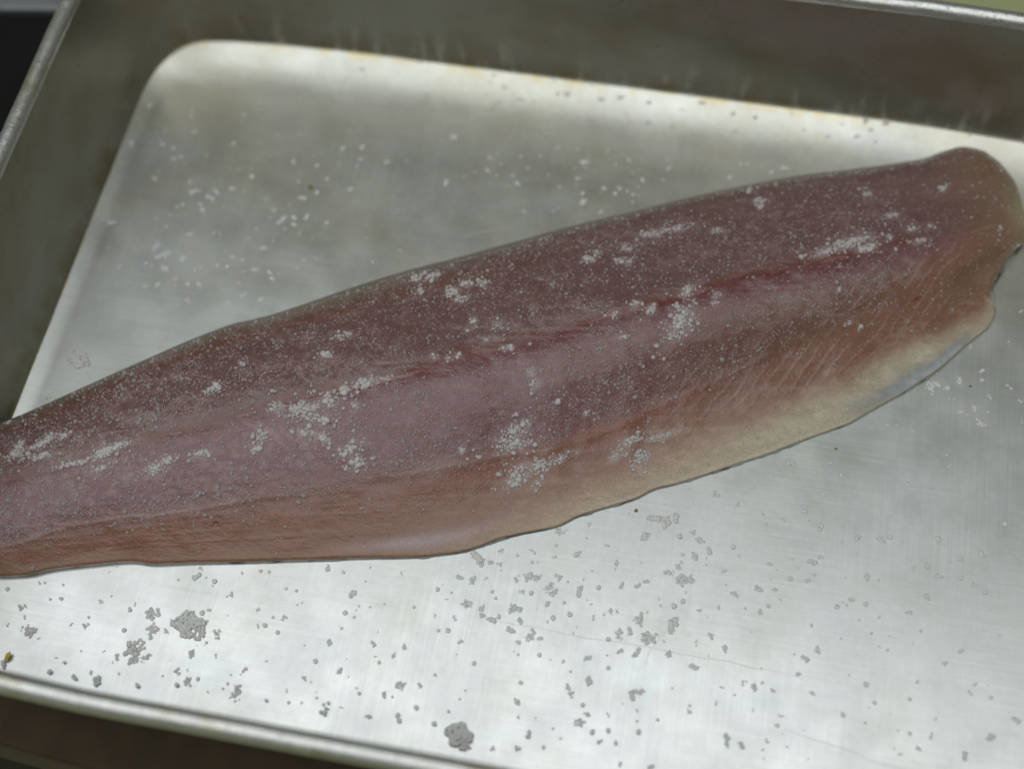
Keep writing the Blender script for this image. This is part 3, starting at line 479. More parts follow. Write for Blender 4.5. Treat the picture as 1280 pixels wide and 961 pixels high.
FISH_PALE = [[0.01,0.0241],[0.1623,0.0321],[0.3126,0.0321],[0.3727,0.0643],[0.4349,0.0884],[0.499,0.1004],[0.5631,0.1084],[0.6253,0.1084],[0.6814,0.1325],[0.7375,0.1486],[0.7916,0.1647],[0.8317,0.1767],[0.8717,0.1968],[0.9158,0.1888],[0.9659,0.1165],[0.992,0.0964]]
FISH_REDB = [[0.012,0.1446],[0.0882,0.1044],[0.1643,0.1566],[0.2405,0.1606],[0.3166,0.1847],[0.3768,0.2008],[0.4369,0.2369],[0.499,0.2329],[0.5471,0.2369],[0.5932,0.241],[0.6493,0.261],[0.7014,0.3052]]
FISH_SPOTS = [[0.8898,0.3976,0.0012],[0.6974,0.5221,0.0008],[0.2184,0.1767,0.001],[0.988,0.3213,0.0006]]
FISH_SILVER = [[0.8096,0.0241],[0.8477,0.0161],[0.8818,0.012],[0.9158,0.012],[0.9459,0.004],[0.9719,0.004],[0.9679,0.0562],[0.9359,0.1004],[0.8998,0.1084],[0.8657,0.1044],[0.8317,0.1004],[0.7976,0.0683]]
FISH_CLUMPS = [[0.6573,0.5863,0.003,0.00532,20,60,0.0009],[0.6713,0.6867,0.0025,0.00168,-30,16,0.0008],[0.6333,0.6546,0.0015,0.00196,30,10,0.00085],[0.6212,0.6867,0.002,0.0014,0,8,0.00075],[0.5992,0.6747,0.00125,0.00112,0,4,0.0008],[0.8277,0.7189,0.0065,0.00224,-8,50,0.0008],[0.8397,0.6867,0.003,0.00168,0,22,0.0009],[0.8016,0.7028,0.004,0.00168,-15,16,0.0007],[0.9238,0.8434,0.00125,0.0014,0,8,0.00075],[0.3006,0.6064,0.00425,0.00336,-20,45,0.00095],[0.2786,0.6345,0.0025,0.00224,0,14,0.000875],[0.3267,0.6185,0.00225,0.00252,0,16,0.00095],[0.3427,0.6426,0.002,0.00168,-30,14,0.00105],[0.3607,0.6546,0.0035,0.0014,-12,20,0.0009],[0.3788,0.6546,0.003,0.00084,-12,10,0.0007],[0.3166,0.5502,0.0035,0.00168,20,18,0.0009],[0.3186,0.4779,0.0035,0.0014,35,20,0.00085],[0.3467,0.4177,0.0025,0.00336,30,22,0.000875],[0.3527,0.3574,0.002,0.0028,0,20,0.00095],[0.2605,0.5261,0.00225,0.00336,20,16,0.0009],[0.2565,0.4699,0.0015,0.0014,0,8,0.0009],[0.3487,0.5783,0.00125,0.0014,0,5,0.00095],[0.3006,0.5141,0.0025,0.00112,20,10,0.0008],[0.499,0.3414,0.0045,0.00392,-30,40,0.0008],[0.509,0.3775,0.002,0.00168,0,10,0.00085],[0.503,0.3052,0.0045,0.00168,-8,24,0.00085],[0.4509,0.3414,0.00125,0.00168,0,8,0.00085],[0.507,0.2088,0.003,0.00392,30,26,0.0008],[0.5271,0.2169,0.0035,0.00224,-25,26,0.0008],[0.503,0.1727,0.0025,0.00112,0,12,0.00085],[0.5251,0.1606,0.00125,0.0014,0,6,0.0008],[0.5471,0.2129,0.005,0.0014,-12,18,0.00065],[0.6172,0.1968,0.004,0.00196,-20,34,0.0006],[0.6273,0.1205,0.003,0.00252,-30,30,0.0007],[0.6493,0.1767,0.005,0.0014,-15,18,0.00055],[0.6032,0.1606,0.003,0.00168,-10,16,0.0006],[0.0501,0.7711,0.00225,0.00168,-50,16,0.00075],[0.0301,0.7992,0.0015,0.00448,10,22,0.0007],[0.0281,0.7671,0.003,0.00196,0,18,0.0007],[0.0541,0.6948,0.0035,0.00168,0,22,0.0007],[0.0842,0.5984,0.006,0.0014,0,30,0.00065],[0.1122,0.6104,0.0035,0.00196,-30,40,0.00085],[0.1283,0.6225,0.0035,0.0014,-20,26,0.00075],[0.1082,0.5301,0.003,0.0014,-30,14,0.0007],[0.1603,0.4779,0.0025,0.00336,20,26,0.00075],[0.1723,0.498,0.002,0.00224,0,14,0.00075],[0.0741,0.7711,0.0015,0.00168,0,8,0.0007],[0.0601,0.7871,0.003,0.00168,-30,14,0.0007],[0.02,0.996,0.0015,0.0014,0,6,0.0006],[0.2044,0.494,0.003,0.00196,-15,18,0.0007],[0.4289,0.9639,0.002,0.0014,0,14,0.0008],[0.4429,0.9558,0.00225,0.00112,-20,12,0.0008],[0.4289,0.9197,0.00125,0.00112,0,8,0.0008],[0.4569,0.8916,0.00225,0.00168,0,16,0.00075],[0.4729,0.9036,0.00175,0.0014,0,9,0.00085],[0.487,0.8916,0.0015,0.00168,0,7,0.00075],[0.4629,0.8594,0.0025,0.0014,-20,10,0.00065],[0.3307,0.7871,0.0015,0.00112,0,6,0.0011],[0.2505,0.8313,0.00075,0.00084,0,3,0.0009],[0.2184,0.759,0.003,0.0014,-20,14,0.00065],[0.2265,0.759,0.0015,0.0014,0,10,0.00075],[0.3467,0.8434,0.0015,0.00168,0,8,0.00075],[0.3547,0.8394,0.0015,0.00084,-20,5,0.00065],[0.4709,0.7751,0.00125,0.00112,0,5,0.00075],[0.491,0.747,0.002,0.00168,0,8,0.00075],[0.479,0.7068,0.001,0.00084,0,3,0.00075],[0.4289,0.6948,0.001,0.00112,0,4,0.00075],[0.4409,0.6787,0.00075,0.00084,0,2,0.00075],[0.4509,0.6787,0.00125,0.00112,0,4,0.00085],[0.497,0.6586,0.00225,0.00112,-10,8,0.00075],[0.5872,0.8755,0.00175,0.00168,0,12,0.00065],[0.5972,0.8876,0.0015,0.00168,0,8,0.0006],[0.6733,0.9036,0.0045,0.0014,-8,30,0.0006],[0.6513,0.9076,0.0035,0.0014,-8,16,0.00055],[0.6152,0.8394,0.0015,0.00112,0,5,0.00075],[0.6232,0.8313,0.001,0.00112,0,4,0.00075],[0.6253,0.8795,0.002,0.0014,0,8,0.00065],[0.7575,0.9317,0.002,0.00112,0,8,0.0006],[0.7094,0.8594,0.002,0.00112,0,8,0.00055],[0.8697,0.7871,0.002,0.00112,-10,7,0.00065],[0.8858,0.7229,0.002,0.00168,0,8,0.0007],[0.8557,0.8876,0.00125,0.0014,0,5,0.00075],[0.7555,0.9157,0.001,0.00112,0,4,0.00075],[0.7535,0.9799,0.00125,0.00084,0,4,0.00075],[0.6914,0.6185,0.001,0.00112,0,4,0.0007],[0.6954,0.6466,0.00175,0.00112,20,5,0.00065],[0.6032,0.5904,0.00175,0.00084,0,6,0.0007],[0.5391,0.4297,0.001,0.00084,0,4,0.0007],[0.5711,0.3454,0.001,0.00112,0,5,0.0007],[0.517,0.5221,0.0015,0.00196,0,9,0.0006],[0.513,0.5622,0.00125,0.00168,0,6,0.00055],[0.8036,0.5542,0.00075,0.00084,0,3,0.00075],[0.8357,0.3574,0.00075,0.00112,0,4,0.0007],[0.8216,0.4016,0.001,0.00112,0,4,0.00065],[0.8637,0.7068,0.001,0.00084,0,3,0.00075],[0.8657,0.6546,0.001,0.00112,0,3,0.00075],[0.8898,0.6627,0.0025,0.00112,-20,7,0.0007],[0.9018,0.7108,0.001,0.00112,0,3,0.0007],[0.9639,0.5904,0.00075,0.00084,0,3,0.0007],[0.988,0.4699,0.00075,0.00084,0,3,0.00075]]
GRAINS_FRONT = [[5994,-22534,286],[6057,-22857,197],[6399,-22753,152],[6155,-21471,197],[6321,-21329,89],[6329,-21883,179],[6350,-22133,89],[6875,-21614,134],[6751,-21891,89],[8208,-21645,107],[8282,-21783,89],[7617,-21155,72],[7808,-21035,72],[2730,-22620,197],[2875,-22551,125],[2309,-21942,116],[2497,-22218,72],[1686,-21471,63],[2082,-22533,63],[3121,-22761,45],[3921,-22191,54],[4360,-22137,98],[4571,-21360,80],[4365,-21880,45],[5522,-22072,72],[5477,-21421,72],[5582,-21273,54],[4814,-21143,36],[3345,-21478,63],[3055,-21556,45],[7110,-20126,125],[7422,-20088,45],[7697,-20153,72],[7172,-19824,72],[8318,-20477,89],[6616,-20294,36],[4511,-20417,36],[9211,-19573,45],[8961,-19591,54],[9852,-20001,45],[10172,-20004,45],[10426,-20330,45],[10908,-19153,107],[11407,-19196,45],[9223,-20762,72],[10030,-20873,89],[9344,-21252,72],[9536,-21192,72],[9966,-21335,63],[9708,-20914,45],[11753,-20408,72],[11798,-19823,107],[11517,-21365,89],[11062,-22507,89],[11273,-21975,72],[10831,-21573,36],[12025,-22143,89],[8387,-22334,72],[7684,-22395,107],[7803,-23215,134],[7425,-22980,107],[8076,-23084,63],[7546,-23369,72],[7703,-22889,45],[9281,-23280,215],[9337,-22566,80],[9245,-22731,36],[8977,-22797,36],[8958,-23070,45],[3835,-23219,54],[4135,-23306,45],[5559,-22864,89],[5140,-22790,54],[5498,-23058,45],[5785,-23345,36],[4980,-23450,54],[7037,-23191,36],[6416,-23575,72],[5245,-23665,125],[4563,-23691,89],[3809,-23664,72],[2399,-23672,107],[10672,-22961,54],[10824,-23281,45],[11193,-23213,45],[11517,-22847,36],[11943,-23092,54],[11891,-23358,125],[12318,-23144,45],[9865,-22223,36],[7998,-22003,45],[3464,-24965,45],[14823,-18740,98],[15222,-18746,134],[15590,-18645,54],[15219,-18044,223],[15624,-18113,80],[15901,-18125,80],[15881,-17686,89],[16369,-17758,45],[16742,-17531,63],[16834,-17896,54],[16994,-17867,36],[17463,-17624,72],[17437,-17247,45],[18114,-17428,116],[17438,-16780,134],[18291,-16402,63],[18949,-16985,72],[19291,-17481,89],[19280,-17676,45],[20006,-16501,125],[20205,-15880,197],[20547,-15955,197],[20805,-15727,125],[21010,-16322,72],[21165,-16872,54],[20844,-17500,143],[21308,-17635,161],[21098,-17280,89],[20007,-17344,45],[18630,-17854,45],[11872,-19793,107],[12147,-18896,36],[13087,-18903,54],[11381,-19200,45],[11763,-20389,54],[12045,-20492,45],[11763,-20882,45],[14264,-19223,72],[14581,-19468,54],[14682,-19243,36],[15199,-19512,143],[15651,-19559,107],[15709,-19761,80],[16013,-19859,125],[16193,-19699,72],[15852,-19007,54],[16012,-19193,54],[16473,-18521,80],[16816,-18373,161],[17059,-18355,143],[17691,-18215,116],[17470,-18585,161],[17631,-18712,125],[16716,-18851,80],[16985,-18845,72],[18362,-18554,152],[16523,-19427,152],[16720,-19391,116],[16825,-19729,89],[16605,-20064,125],[16867,-20377,72],[17190,-20168,134],[17265,-20004,89],[17486,-20157,80],[17520,-19093,80],[17986,-18966,54],[18204,-19293,72],[17751,-19477,72],[17616,-19628,54],[18463,-19627,36],[18400,-19823,45],[18890,-19288,72],[18418,-18154,54],[18895,-18329,72],[19545,-18169,89],[19995,-18087,89],[20235,-17897,80],[20680,-18352,45],[20751,-18570,45],[21144,-18507,72],[21374,-18312,72],[19347,-18976,80],[19539,-18967,63],[18780,-18866,36],[20205,-19118,179],[21148,-19116,197],[21242,-18930,125],[19694,-19547,107],[19719,-19710,98],[20007,-19507,107],[20501,-19610,197],[20687,-19518,125],[19419,-19831,72],[20993,-19604,54],[19821,-20107,89],[20290,-20063,143],[21185,-19959,89],[19552,-20666,63],[18929,-20492,107],[18252,-20722,54],[17559,-20642,63],[15762,-21216,63],[15228,-21049,45],[14901,-19967,54],[14358,-20031,63],[14555,-20444,54],[14821,-20396,72],[15244,-20663,80],[12807,-21189,89],[13682,-21097,89],[13447,-21414,80],[12921,-21526,45],[13079,-21680,54],[12039,-22140,80],[12311,-22255,36],[13836,-22221,152],[14376,-22123,80],[14734,-21748,45],[13438,-22577,89],[13681,-22589,45],[14426,-22774,72],[13159,-23254,89],[13956,-23084,72],[14029,-23229,72],[15020,-23127,72],[12736,-22665,54],[12620,-22524,45],[15341,-22711,54],[15573,-22308,36],[17182,-21530,63],[17193,-22092,107],[17297,-22512,54],[17440,-23388,80],[17674,-22979,107],[16764,-23513,72],[18146,-23220,54],[18536,-21445,107],[18643,-21611,98],[19061,-21147,116],[19014,-21856,72],[19005,-22357,143],[19193,-22085,89],[19404,-22559,72],[19834,-22441,72],[20319,-21305,125],[20500,-21207,161],[20541,-21744,54],[20667,-22328,72],[21143,-21887,54],[19767,-22020,63],[20094,-22722,63],[19622,-22808,63],[20300,-23302,72],[21143,-23223,89],[20820,-15725,125],[21392,-16119,89],[21602,-16350,125],[21024,-16319,80],[21546,-16865,125],[21942,-16644,107],[21166,-16889,63],[21109,-17252,89],[21206,-17670,161],[21480,-17604,143],[22413,-17183,80],[22610,-16383,72],[23930,-15234,80],[24588,-14845,80],[24693,-15098,63],[23503,-15454,45],[23349,-15165,54],[25076,-15282,125],[26182,-15442,98],[26837,-15369,125],[27118,-15248,72],[27486,-15351,45],[28528,-15093,116],[24937,-16442,125],[25161,-16244,80],[24848,-17041,80],[25012,-16821,54],[24544,-16705,45],[24355,-17069,63],[26526,-16627,107],[26894,-16665,54],[27851,-16128,80],[28238,-15954,98],[28545,-16229,116],[29769,-15303,107],[29211,-16170,72],[29571,-16321,80],[29914,-16490,63],[29170,-15569,80],[22794,-17816,116],[23484,-17546,116],[23957,-17478,80],[23717,-16722,80],[23814,-18025,63],[23599,-18234,89],[24146,-17769,45],[21894,-18499,80],[22412,-18295,54],[21141,-18499,72],[21373,-18312,54],[22283,-19187,107],[21904,-19439,54],[22741,-19511,107],[21939,-20199,125],[25335,-19106,116],[25036,-19407,107],[24878,-19876,72],[25762,-17691,72],[26134,-17411,80],[26571,-17460,63],[26972,-17793,54],[25088,-18361,54],[25956,-18621,54],[28265,-16915,89],[27828,-17487,80],[28168,-17987,45],[27295,-18304,36],[27049,-18679,45],[27269,-18730,45],[27960,-18407,45],[29306,-18393,80],[28889,-18829,80],[26754,-19841,72],[27025,-20319,63],[27979,-20042,54],[28154,-19513,54],[23687,-20481,98],[23353,-20405,72],[24213,-20489,80],[22800,-20651,63],[22680,-21130,72],[21994,-21509,80],[24489,-21156,63],[24188,-21931,72],[24103,-22202,54],[25277,-20351,80],[26172,-20808,72],[24404,-21446,63],[23721,-21138,54],[23082,-22041,98],[23103,-22216,89],[23509,-22180,107],[28598,-21028,72],[28297,-21392,80],[27812,-21635,72],[29543,-21340,107],[30225,-20729,107],[30914,-20120,107],[29622,-19582,72],[29710,-19326,54],[30188,-19598,54],[28705,-20486,63],[28036,-21015,54],[30411,-14240,72],[27760,-14695,45],[27491,-14509,63],[23987,-13321,107],[22965,-14296,80],[23657,-14173,72],[21884,-14783,116],[22588,-14989,80],[25063,-14200,80],[27548,-13436,89],[24549,-14867,89],[23547,-13914,45],[25538,-13487,54],[24712,-13782,45],[25986,-13944,45]]
GRAINS_BEHIND = [[1439,-5963,68],[1408,-6294,88],[2659,-6213,78],[2893,-6625,122],[3115,-6556,68],[3708,-6468,107],[4181,-6247,98],[3486,-6717,88],[3667,-6783,88],[3297,-7068,88],[3446,-7296,88],[2726,-7184,78],[2543,-7322,49],[1976,-7905,68],[2417,-7692,49],[2437,-8146,59],[3291,-8325,107],[4103,-8156,59],[4292,-8136,59],[2320,-8985,176],[2566,-9341,146],[2764,-9216,146],[3381,-9305,107],[2895,-9801,122],[2209,-9706,68],[2421,-9761,78],[4193,-5415,68],[4736,-5650,78],[4644,-6310,44],[3914,-5462,44],[4634,-5328,39],[5471,-6510,59],[5858,-6888,88],[5824,-7208,49],[5472,-7724,59],[6192,-7334,98],[6277,-7163,98],[6622,-7073,98],[6705,-7341,98],[6434,-7586,59],[7043,-6970,107],[7143,-5940,78],[6632,-6218,88],[6772,-6245,68],[6388,-5566,68],[6029,-4865,59],[6853,-4825,68],[7321,-5331,68],[6974,-7699,39],[5933,-8430,88],[4996,-8957,59],[5382,-9030,59],[4703,-8762,49],[6180,-8112,49],[4625,-9384,68],[4928,-9350,78],[5881,-9320,98],[5534,-9470,68],[6545,-9566,98],[6408,-9350,98],[4071,-9539,68],[3932,-9684,59],[3368,-10141,78],[3429,-10370,68],[2837,-10441,107],[3850,-10268,78],[4195,-10208,98],[2484,-10562,88],[5509,-9923,59],[5763,-10354,98],[6398,-10422,107],[5354,-10719,98],[4007,-10863,107],[7396,-8698,44],[7785,-7095,68],[277,-3292,107],[1816,-3226,72],[1889,-3465,72],[2194,-4099,80],[1152,-4273,54],[265,-4210,45],[164,-4992,116],[1222,-4815,80],[1680,-4922,72],[1798,-5364,89],[2062,-5247,63],[3699,-4340,80],[3724,-3098,80],[4364,-3142,45],[2916,-5020,54],[105,-5950,45],[5986,-4747,54],[7577,-3936,72],[5851,-3613,54],[5133,-3733,45],[171,-8319,80],[534,-8373,125],[8197,-3772,98],[7547,-3941,63],[8272,-4279,80],[9202,-4268,89],[8230,-4587,72],[8225,-5596,80],[11283,-2830,107],[12690,-3503,80],[12729,-4034,89],[12297,-4190,54],[13104,-3733,54],[13832,-4416,98],[13613,-4123,54],[14802,-3864,54],[14961,-2701,72],[15264,-4315,72],[15628,-2650,63],[15815,-3870,80],[15931,-3139,125],[15639,-3450,54],[16658,-2478,72],[17157,-2599,54],[17425,-2793,80],[17020,-3076,45],[17649,-3326,54],[18015,-3559,89],[17284,-4033,98],[17181,-4284,72],[16777,-4119,80],[17577,-4101,63],[17787,-4240,63],[17973,-4231,45],[16181,-4800,116],[16096,-4467,72],[16840,-5092,80],[17811,-4525,45],[18822,-2916,80],[18724,-2552,54],[18707,-3443,72],[18239,-2153,54],[11416,-4823,107],[14410,-3131,45],[13758,-3264,54]]
GRAINS_COVE = [[7440,-549,98],[8742,-464,63],[8581,-1765,54],[9968,-1207,72],[9415,9,89],[11052,19,89],[12348,-1291,125],[12516,-1138,107],[12165,-118,80],[12110,-447,72],[12044,-864,72],[12613,-516,107],[13241,-892,143],[13751,-871,80],[12935,-1257,72],[14331,-80,80],[14839,-439,134],[14527,-516,72],[14796,-1321,89],[15198,63,80],[15670,14,72],[15311,-1360,54],[16042,-454,143],[16754,-311,143],[17245,-1161,107],[16260,-1078,80],[17772,-392,116],[17849,-1123,107],[18676,-1169,179],[18972,-504,80],[16736,127,72],[19573,-156,125],[19705,-814,72],[19162,25,72],[20730,98,72],[20730,-397,107],[20386,-1287,72],[20883,-1046,72],[23200,-659,80],[23523,-1089,54],[24009,-827,72],[24436,-295,72],[25006,-601,125],[25200,-46,107],[25626,-738,89],[25457,-344,89],[25904,-2,125],[26577,207,89],[26911,-367,63],[22637,-1201,45],[23750,289,80],[23181,257,89],[22693,-133,63],[21848,-726,54],[21485,-456,72],[28757,-59,107],[21225,-2370,63],[21967,-2281,54],[22697,-2265,125],[22293,-2522,72],[21453,-2308,54],[20917,-2953,89]]
GRAINS_RIGHT = [[28019,-9954,179],[28223,-9819,125],[28523,-9916,116],[29571,-9105,89],[29600,-9430,72],[28888,-9584,125],[29386,-10453,125],[29614,-10995,161],[28977,-10671,89],[29175,-8293,72],[29829,-9984,72],[30359,-9496,54],[30748,-9970,72],[30713,-6682,72]]

US, VS = np.array(FISH_US), np.array(FISH_VS)
NET = np.array([int(a) for a in FISH_NET.split()], float).reshape(len(US), len(VS), 3) * 1e-5

def upsample(P, k):
    """Catmull-Rom along axis 0"""
    n = len(P)
    E = np.concatenate([2 * P[:1] - P[1:2], P, 2 * P[-1:] - P[-2:-1]])
    out = []
    for t in np.arange(k) / k:
        a, b, c, d = E[:n - 1], E[1:n], E[2:n + 1], E[3:n + 2]
        out.append(.5 * (2 * b + (c - a) * t + (2 * a - 5 * b + 4 * c - d) * t * t + (3 * b - a - 3 * c + d) * t ** 3))
    o = np.stack(out, 1).reshape((-1,) + P.shape[1:])
    return np.concatenate([o, P[-1:]])

KU, KV = 12, 12
G = upsample(NET, KU)
G = upsample(G.swapaxes(0, 1), KV).swapaxes(0, 1)
ug = np.interp(np.arange(G.shape[0]) / KU, np.arange(len(US)), US)
vg = np.interp(np.arange(G.shape[1]) / KV, np.arange(len(VS)), VS)
NUG, NVG = G.shape[:2]
U2, V2 = np.meshgrid(ug, vg, indexing='ij')

def vline(poly):
    p = np.array(poly)
    o = np.argsort(p[:, 0])
    return np.interp(U2, p[o, 0], p[o, 1])

vb, vm, vp, vr = vline(FISH_BLOOD), vline(FISH_MEMB), vline(FISH_PALE), vline(FISH_REDB)
X, Y = G[..., 0], G[..., 1]
LX = X * 0.968 + Y * 0.25      # along the fillet, metres
LY = -X * 0.25 + Y * 0.968     # across it
wob1 = (fbm(LX * 60, LY * 60, 3) - .5)
wob2 = (fbm(LX * 160, LY * 400, 23) - .5)
gs = lambda x, s: np.exp(-(x / s) ** 2)
sm = lambda x, a, b: (lambda t: t * t * (3 - 2 * t))(np.clip((x - a) / (b - a), 0, 1))

# flesh colours, as albedo
S = 1.02
def C(r, g, b, sat=1.36):
    c = lin(r, g, b); m = c @ np.array([.3, .55, .15])
    return np.maximum(m + (c - m) * sat, 0.005) * S
tint = np.empty((NUG, NVG, 3))
tint[:] = C(98, 76, 75)
def paint(mask, c, sat=1.36):
    m = np.clip(mask, 0, 1)[..., None]
    tint[:] = tint * (1 - m) + C(*c, sat) * m
vv = V2 + wob1 * 0.05 + wob2 * 0.006
paint(sm(vb - vv, -0.02, 0.06), (110, 82, 84))                                   # mauve under the bloodline
paint(sm(U2, .50, .78) * sm(vb - vv, .02, .14) * .9, (101, 77, 67))              # browner to the right
paint(sm(vm - vv, -0.09, 0.11), (122, 91, 78), 1.25)                                   # orange brown lower band
paint(gs(vv - vr, .05) * sm(U2, .75, .6) * .65, (121, 84, 71), 1.2)                   # redder streak
paint(gs(vv - vr - .02, .03) * sm(U2, .38, .48) * sm(U2, .74, .62) * .6, (118, 78, 62))
paint(sm(vp - .03 - vv, -.08, .12) * sm(U2, .30, .58) * .9, (174, 162, 142), 1.1)                # pale belly
paint(sm(vp - vv, -.01, .12) * sm(U2, .62, .80) * .6, (170, 165, 143), 1.0)           # yellower towards the tail
paint(sm(vp * .55 - vv, -.05, .06) * sm(U2, .55, .2) * .6, (132, 106, 84))
paint(sm(U2, .90, .985) * .8 * sm(vv, .1, .3), (116, 96, 80))                    # tail end
paint(sm(U2 + wob1 * .02, .972, .998) * gs(V2 - .60, .22) * .8, (150, 142, 116))
paint(gs(U2 - 1.0, .014) * gs(V2 - .03, .12), (160, 152, 128), 1.0)
paint(sm(V2 + wob1 * .03, .94, .985) * sm(U2, .52, .35) * .8, (112, 104, 88))    # greenish back edge
paint(sm(V2 + wob1 * .03, .965, .99) * .6, (100, 92, 86))
paint(gs(V2 - .93 + wob1 * .03, .018) * sm(U2, .6, .4) * .45, (104, 70, 52))
lines = np.sin((LX * math.cos(R(-18)) + LY * math.sin(R(62)) * 1.15) * 900 + wob1 * 9)
fibre = sm(U2, .55, .78) * gs(vv - (vm * .5 + vp * .5) - .04, .20)
fdir = LX * math.sin(R(35)) - LY * math.cos(R(35)) + LX * LX * .6
ripple = np.clip(np.sin(fdir * 2 * math.pi / 0.0034 + wob1 * 7 + wob2 * 2), 0, 1) ** 9
paint(fibre * ripple * .8 * sm(fbm(LX * 120, LY * 120, 41), .38, .62), (150, 128, 124))
strand = sm(fbm(LX * 45, LY * 900, 31), .52, .72)
paint(strand * .08, (140, 116, 112))
strand2 = sm(fbm(LX * 40, LY * 700, 77), .55, .72)
paint(strand2 * .22 * sm(vm - vv, 0, .08) * sm(U2, .8, .5), (146, 116, 98))
mw = gs(V2 - vm + wob1 * .012, .006) * sm(fbm(LX * 70, LY * 20, 12), .3, .55) * sm(U2, .62, .45)
paint(mw * .5, (158, 140, 136))                                                  # whitish membrane line
lil = gs(V2 - .055 - (U2 - .42) * .18 + wob1 * .02, .022) * gs(U2 - .41, .06)
paint(lil * .75, (158, 146, 150))
bl = V2 - vb + wob1 * .035 + wob2 * .02
bmod = sm(fbm(LX * 85, LY * 20, 61), .38, .60)
bmod = np.maximum(bmod, .62 * sm(U2, .16, .30) * sm(U2, .9, .8))
feather = sm(fbm(LX * 130 + LY * 260, LY * 1500, 65), .38, .62)
blf = bl + wob2 * .030
paint(gs(blf + .030, .035) * sm(U2, .1, .3) * sm(U2, .95, .82) * (.25 + .55 * bmod), (96, 60, 64))
paint(gs(blf - .010, .020) * (.25 + .75 * bmod) * (.5 + .5 * feather) * .8 * sm(U2, .95, .84), (98, 62, 50))
paint(gs(blf + .004, .011) * bmod * (.35 + .65 * feather) * sm(U2, .16, .3) * sm(U2, .93, .80) * .9, (88, 38, 37))
paint(gs(bl + .002, .0035) * sm(fbm(LX * 140, LY * 20, 67), .5, .62) * .6, (150, 118, 116))
for u0, v0, r0 in FISH_SPOTS:
    d = np.hypot((U2 - u0) * .33, (V2 - v0) * .10)
    paint(1 - sm(d, r0 * .5, r0 * 1.1), (96, 24, 22))
frost = (sm(V2, .10, .30) * (.40 + .60 * sm(V2, vm - .05, vm + .08)) * (1 - .75 * sm(U2, .80, .95))
         * (.45 + .75 * fbm(LX * 45, LY * 70, 51)) * (1 + .5 * sm(U2, .42, .25)))
frost *= 1 - .8 * gs(bl, .03)
mott = sm(fbm(LX * 420, LY * 560, 101), .50, .68) * sm(fbm(LX * 80, LY * 110, 103), .36, .62)
paint(mott * np.minimum(frost, .8) * .30, (150, 134, 134))
mott2 = sm(fbm(LX * 900, LY * 1100, 107, 3), .52, .68) * sm(fbm(LX * 60, LY * 90, 109), .3, .6)
paint(mott2 * frost * .26, (156, 140, 140))
milky = sm(fbm(LX * 110, LY * 240, 113), .50, .72)
paint(milky * .12 * sm(V2, .12, .2), (140, 122, 122))
paint(sm(fbm(LX * 300, LY * 700, 117), .55, .72) * sm(vp + .12 - vv, 0, .06) * .16 * sm(U2, .4, .55), (186, 174, 156))
paint(sm(fbm(LX * 200, LY * 500, 119), .55, .72) * gs(vv - vp - .05, .07) * .25 * sm(U2, .42, .55), (150, 128, 118))
for cu, cv, crx, cry, ca_, cn, cr in FISH_CLUMPS:
    dx, dy = (U2 - cu) * .33, (V2 - cv) * .105
    a_ = R(-ca_) - .2
    ex, ey = dx * math.cos(a_) + dy * math.sin(a_), -dx * math.sin(a_) + dy * math.cos(a_)
    paint(np.exp(-(ex / (crx * 1.1)) ** 2 - (ey / (cry * 1.1)) ** 2) * (.25 + .7 * sm(fbm(LX * 700, LY * 900, 131, 3), .42, .6)) * .75, (168, 158, 158))
tint *= (0.93 + 0.14 * fbm(LX * 300, LY * 300, 88))[..., None]

# relief: bloodline groove, membrane ridge, fibre steps, general unevenness
inner_v = sm(V2, .015, .08) * (1 - sm(V2, .93, .99))
relief = (-0.0003 * gs(bl, .035) + 0.00012 * gs(V2 - vm, .015) + 0.00010 * ripple * fibre
          + 0.0012 * wob1 + 0.0004 * (fbm(LX * 160, LY * 260, 71) - .5) + 0.00006 * strand)
G[..., 2] += relief * inner_v * sm(U2, 0, .03) * (1 - sm(U2, .97, 1))

fillet_at = np.array([0.15, -0.12, 0.0])
fillet = empty('fish_fillet', tuple(fillet_at))
tag(fillet, 'raw pink skin-on fish fillet sprinkled with coarse salt lying across the tray', 'fish fillet')
ends = []
for row, zs in ((G[0], (.02, .5)), (G[-1], (.5, .02))):            # cut ends, closed down to the metal
    for k_ in zs:
        e_ = row.copy(); e_[:, 2] = np.minimum(row[:, 2], .0002 + row[:, 2] * k_); ends.append(e_)
GM = np.concatenate([np.stack(ends[:2]), G, np.stack(ends[2:])])
pad = lambda a: np.concatenate([a[:1], a[:1], a, a[-1:], a[-1:]])
fm = mesh('flesh', GM.reshape(-1, 3) - fillet_at, grid_faces(NUG + 4, NVG), M_FLESH)
if fm.polygons[len(fm.polygons) // 2].normal.z < 0: fm.flip_normals()
ca = fm.color_attributes.new('flesh_tint', 'FLOAT_COLOR', 'POINT')
ca.data.foreach_set('color', np.concatenate([pad(tint).reshape(-1, 3), np.ones(((NUG + 4) * NVG, 1))], 1).astype(np.float32).ravel())
set_attr(fm, 'frost', pad(frost).ravel())
obj('flesh', fm, fillet)

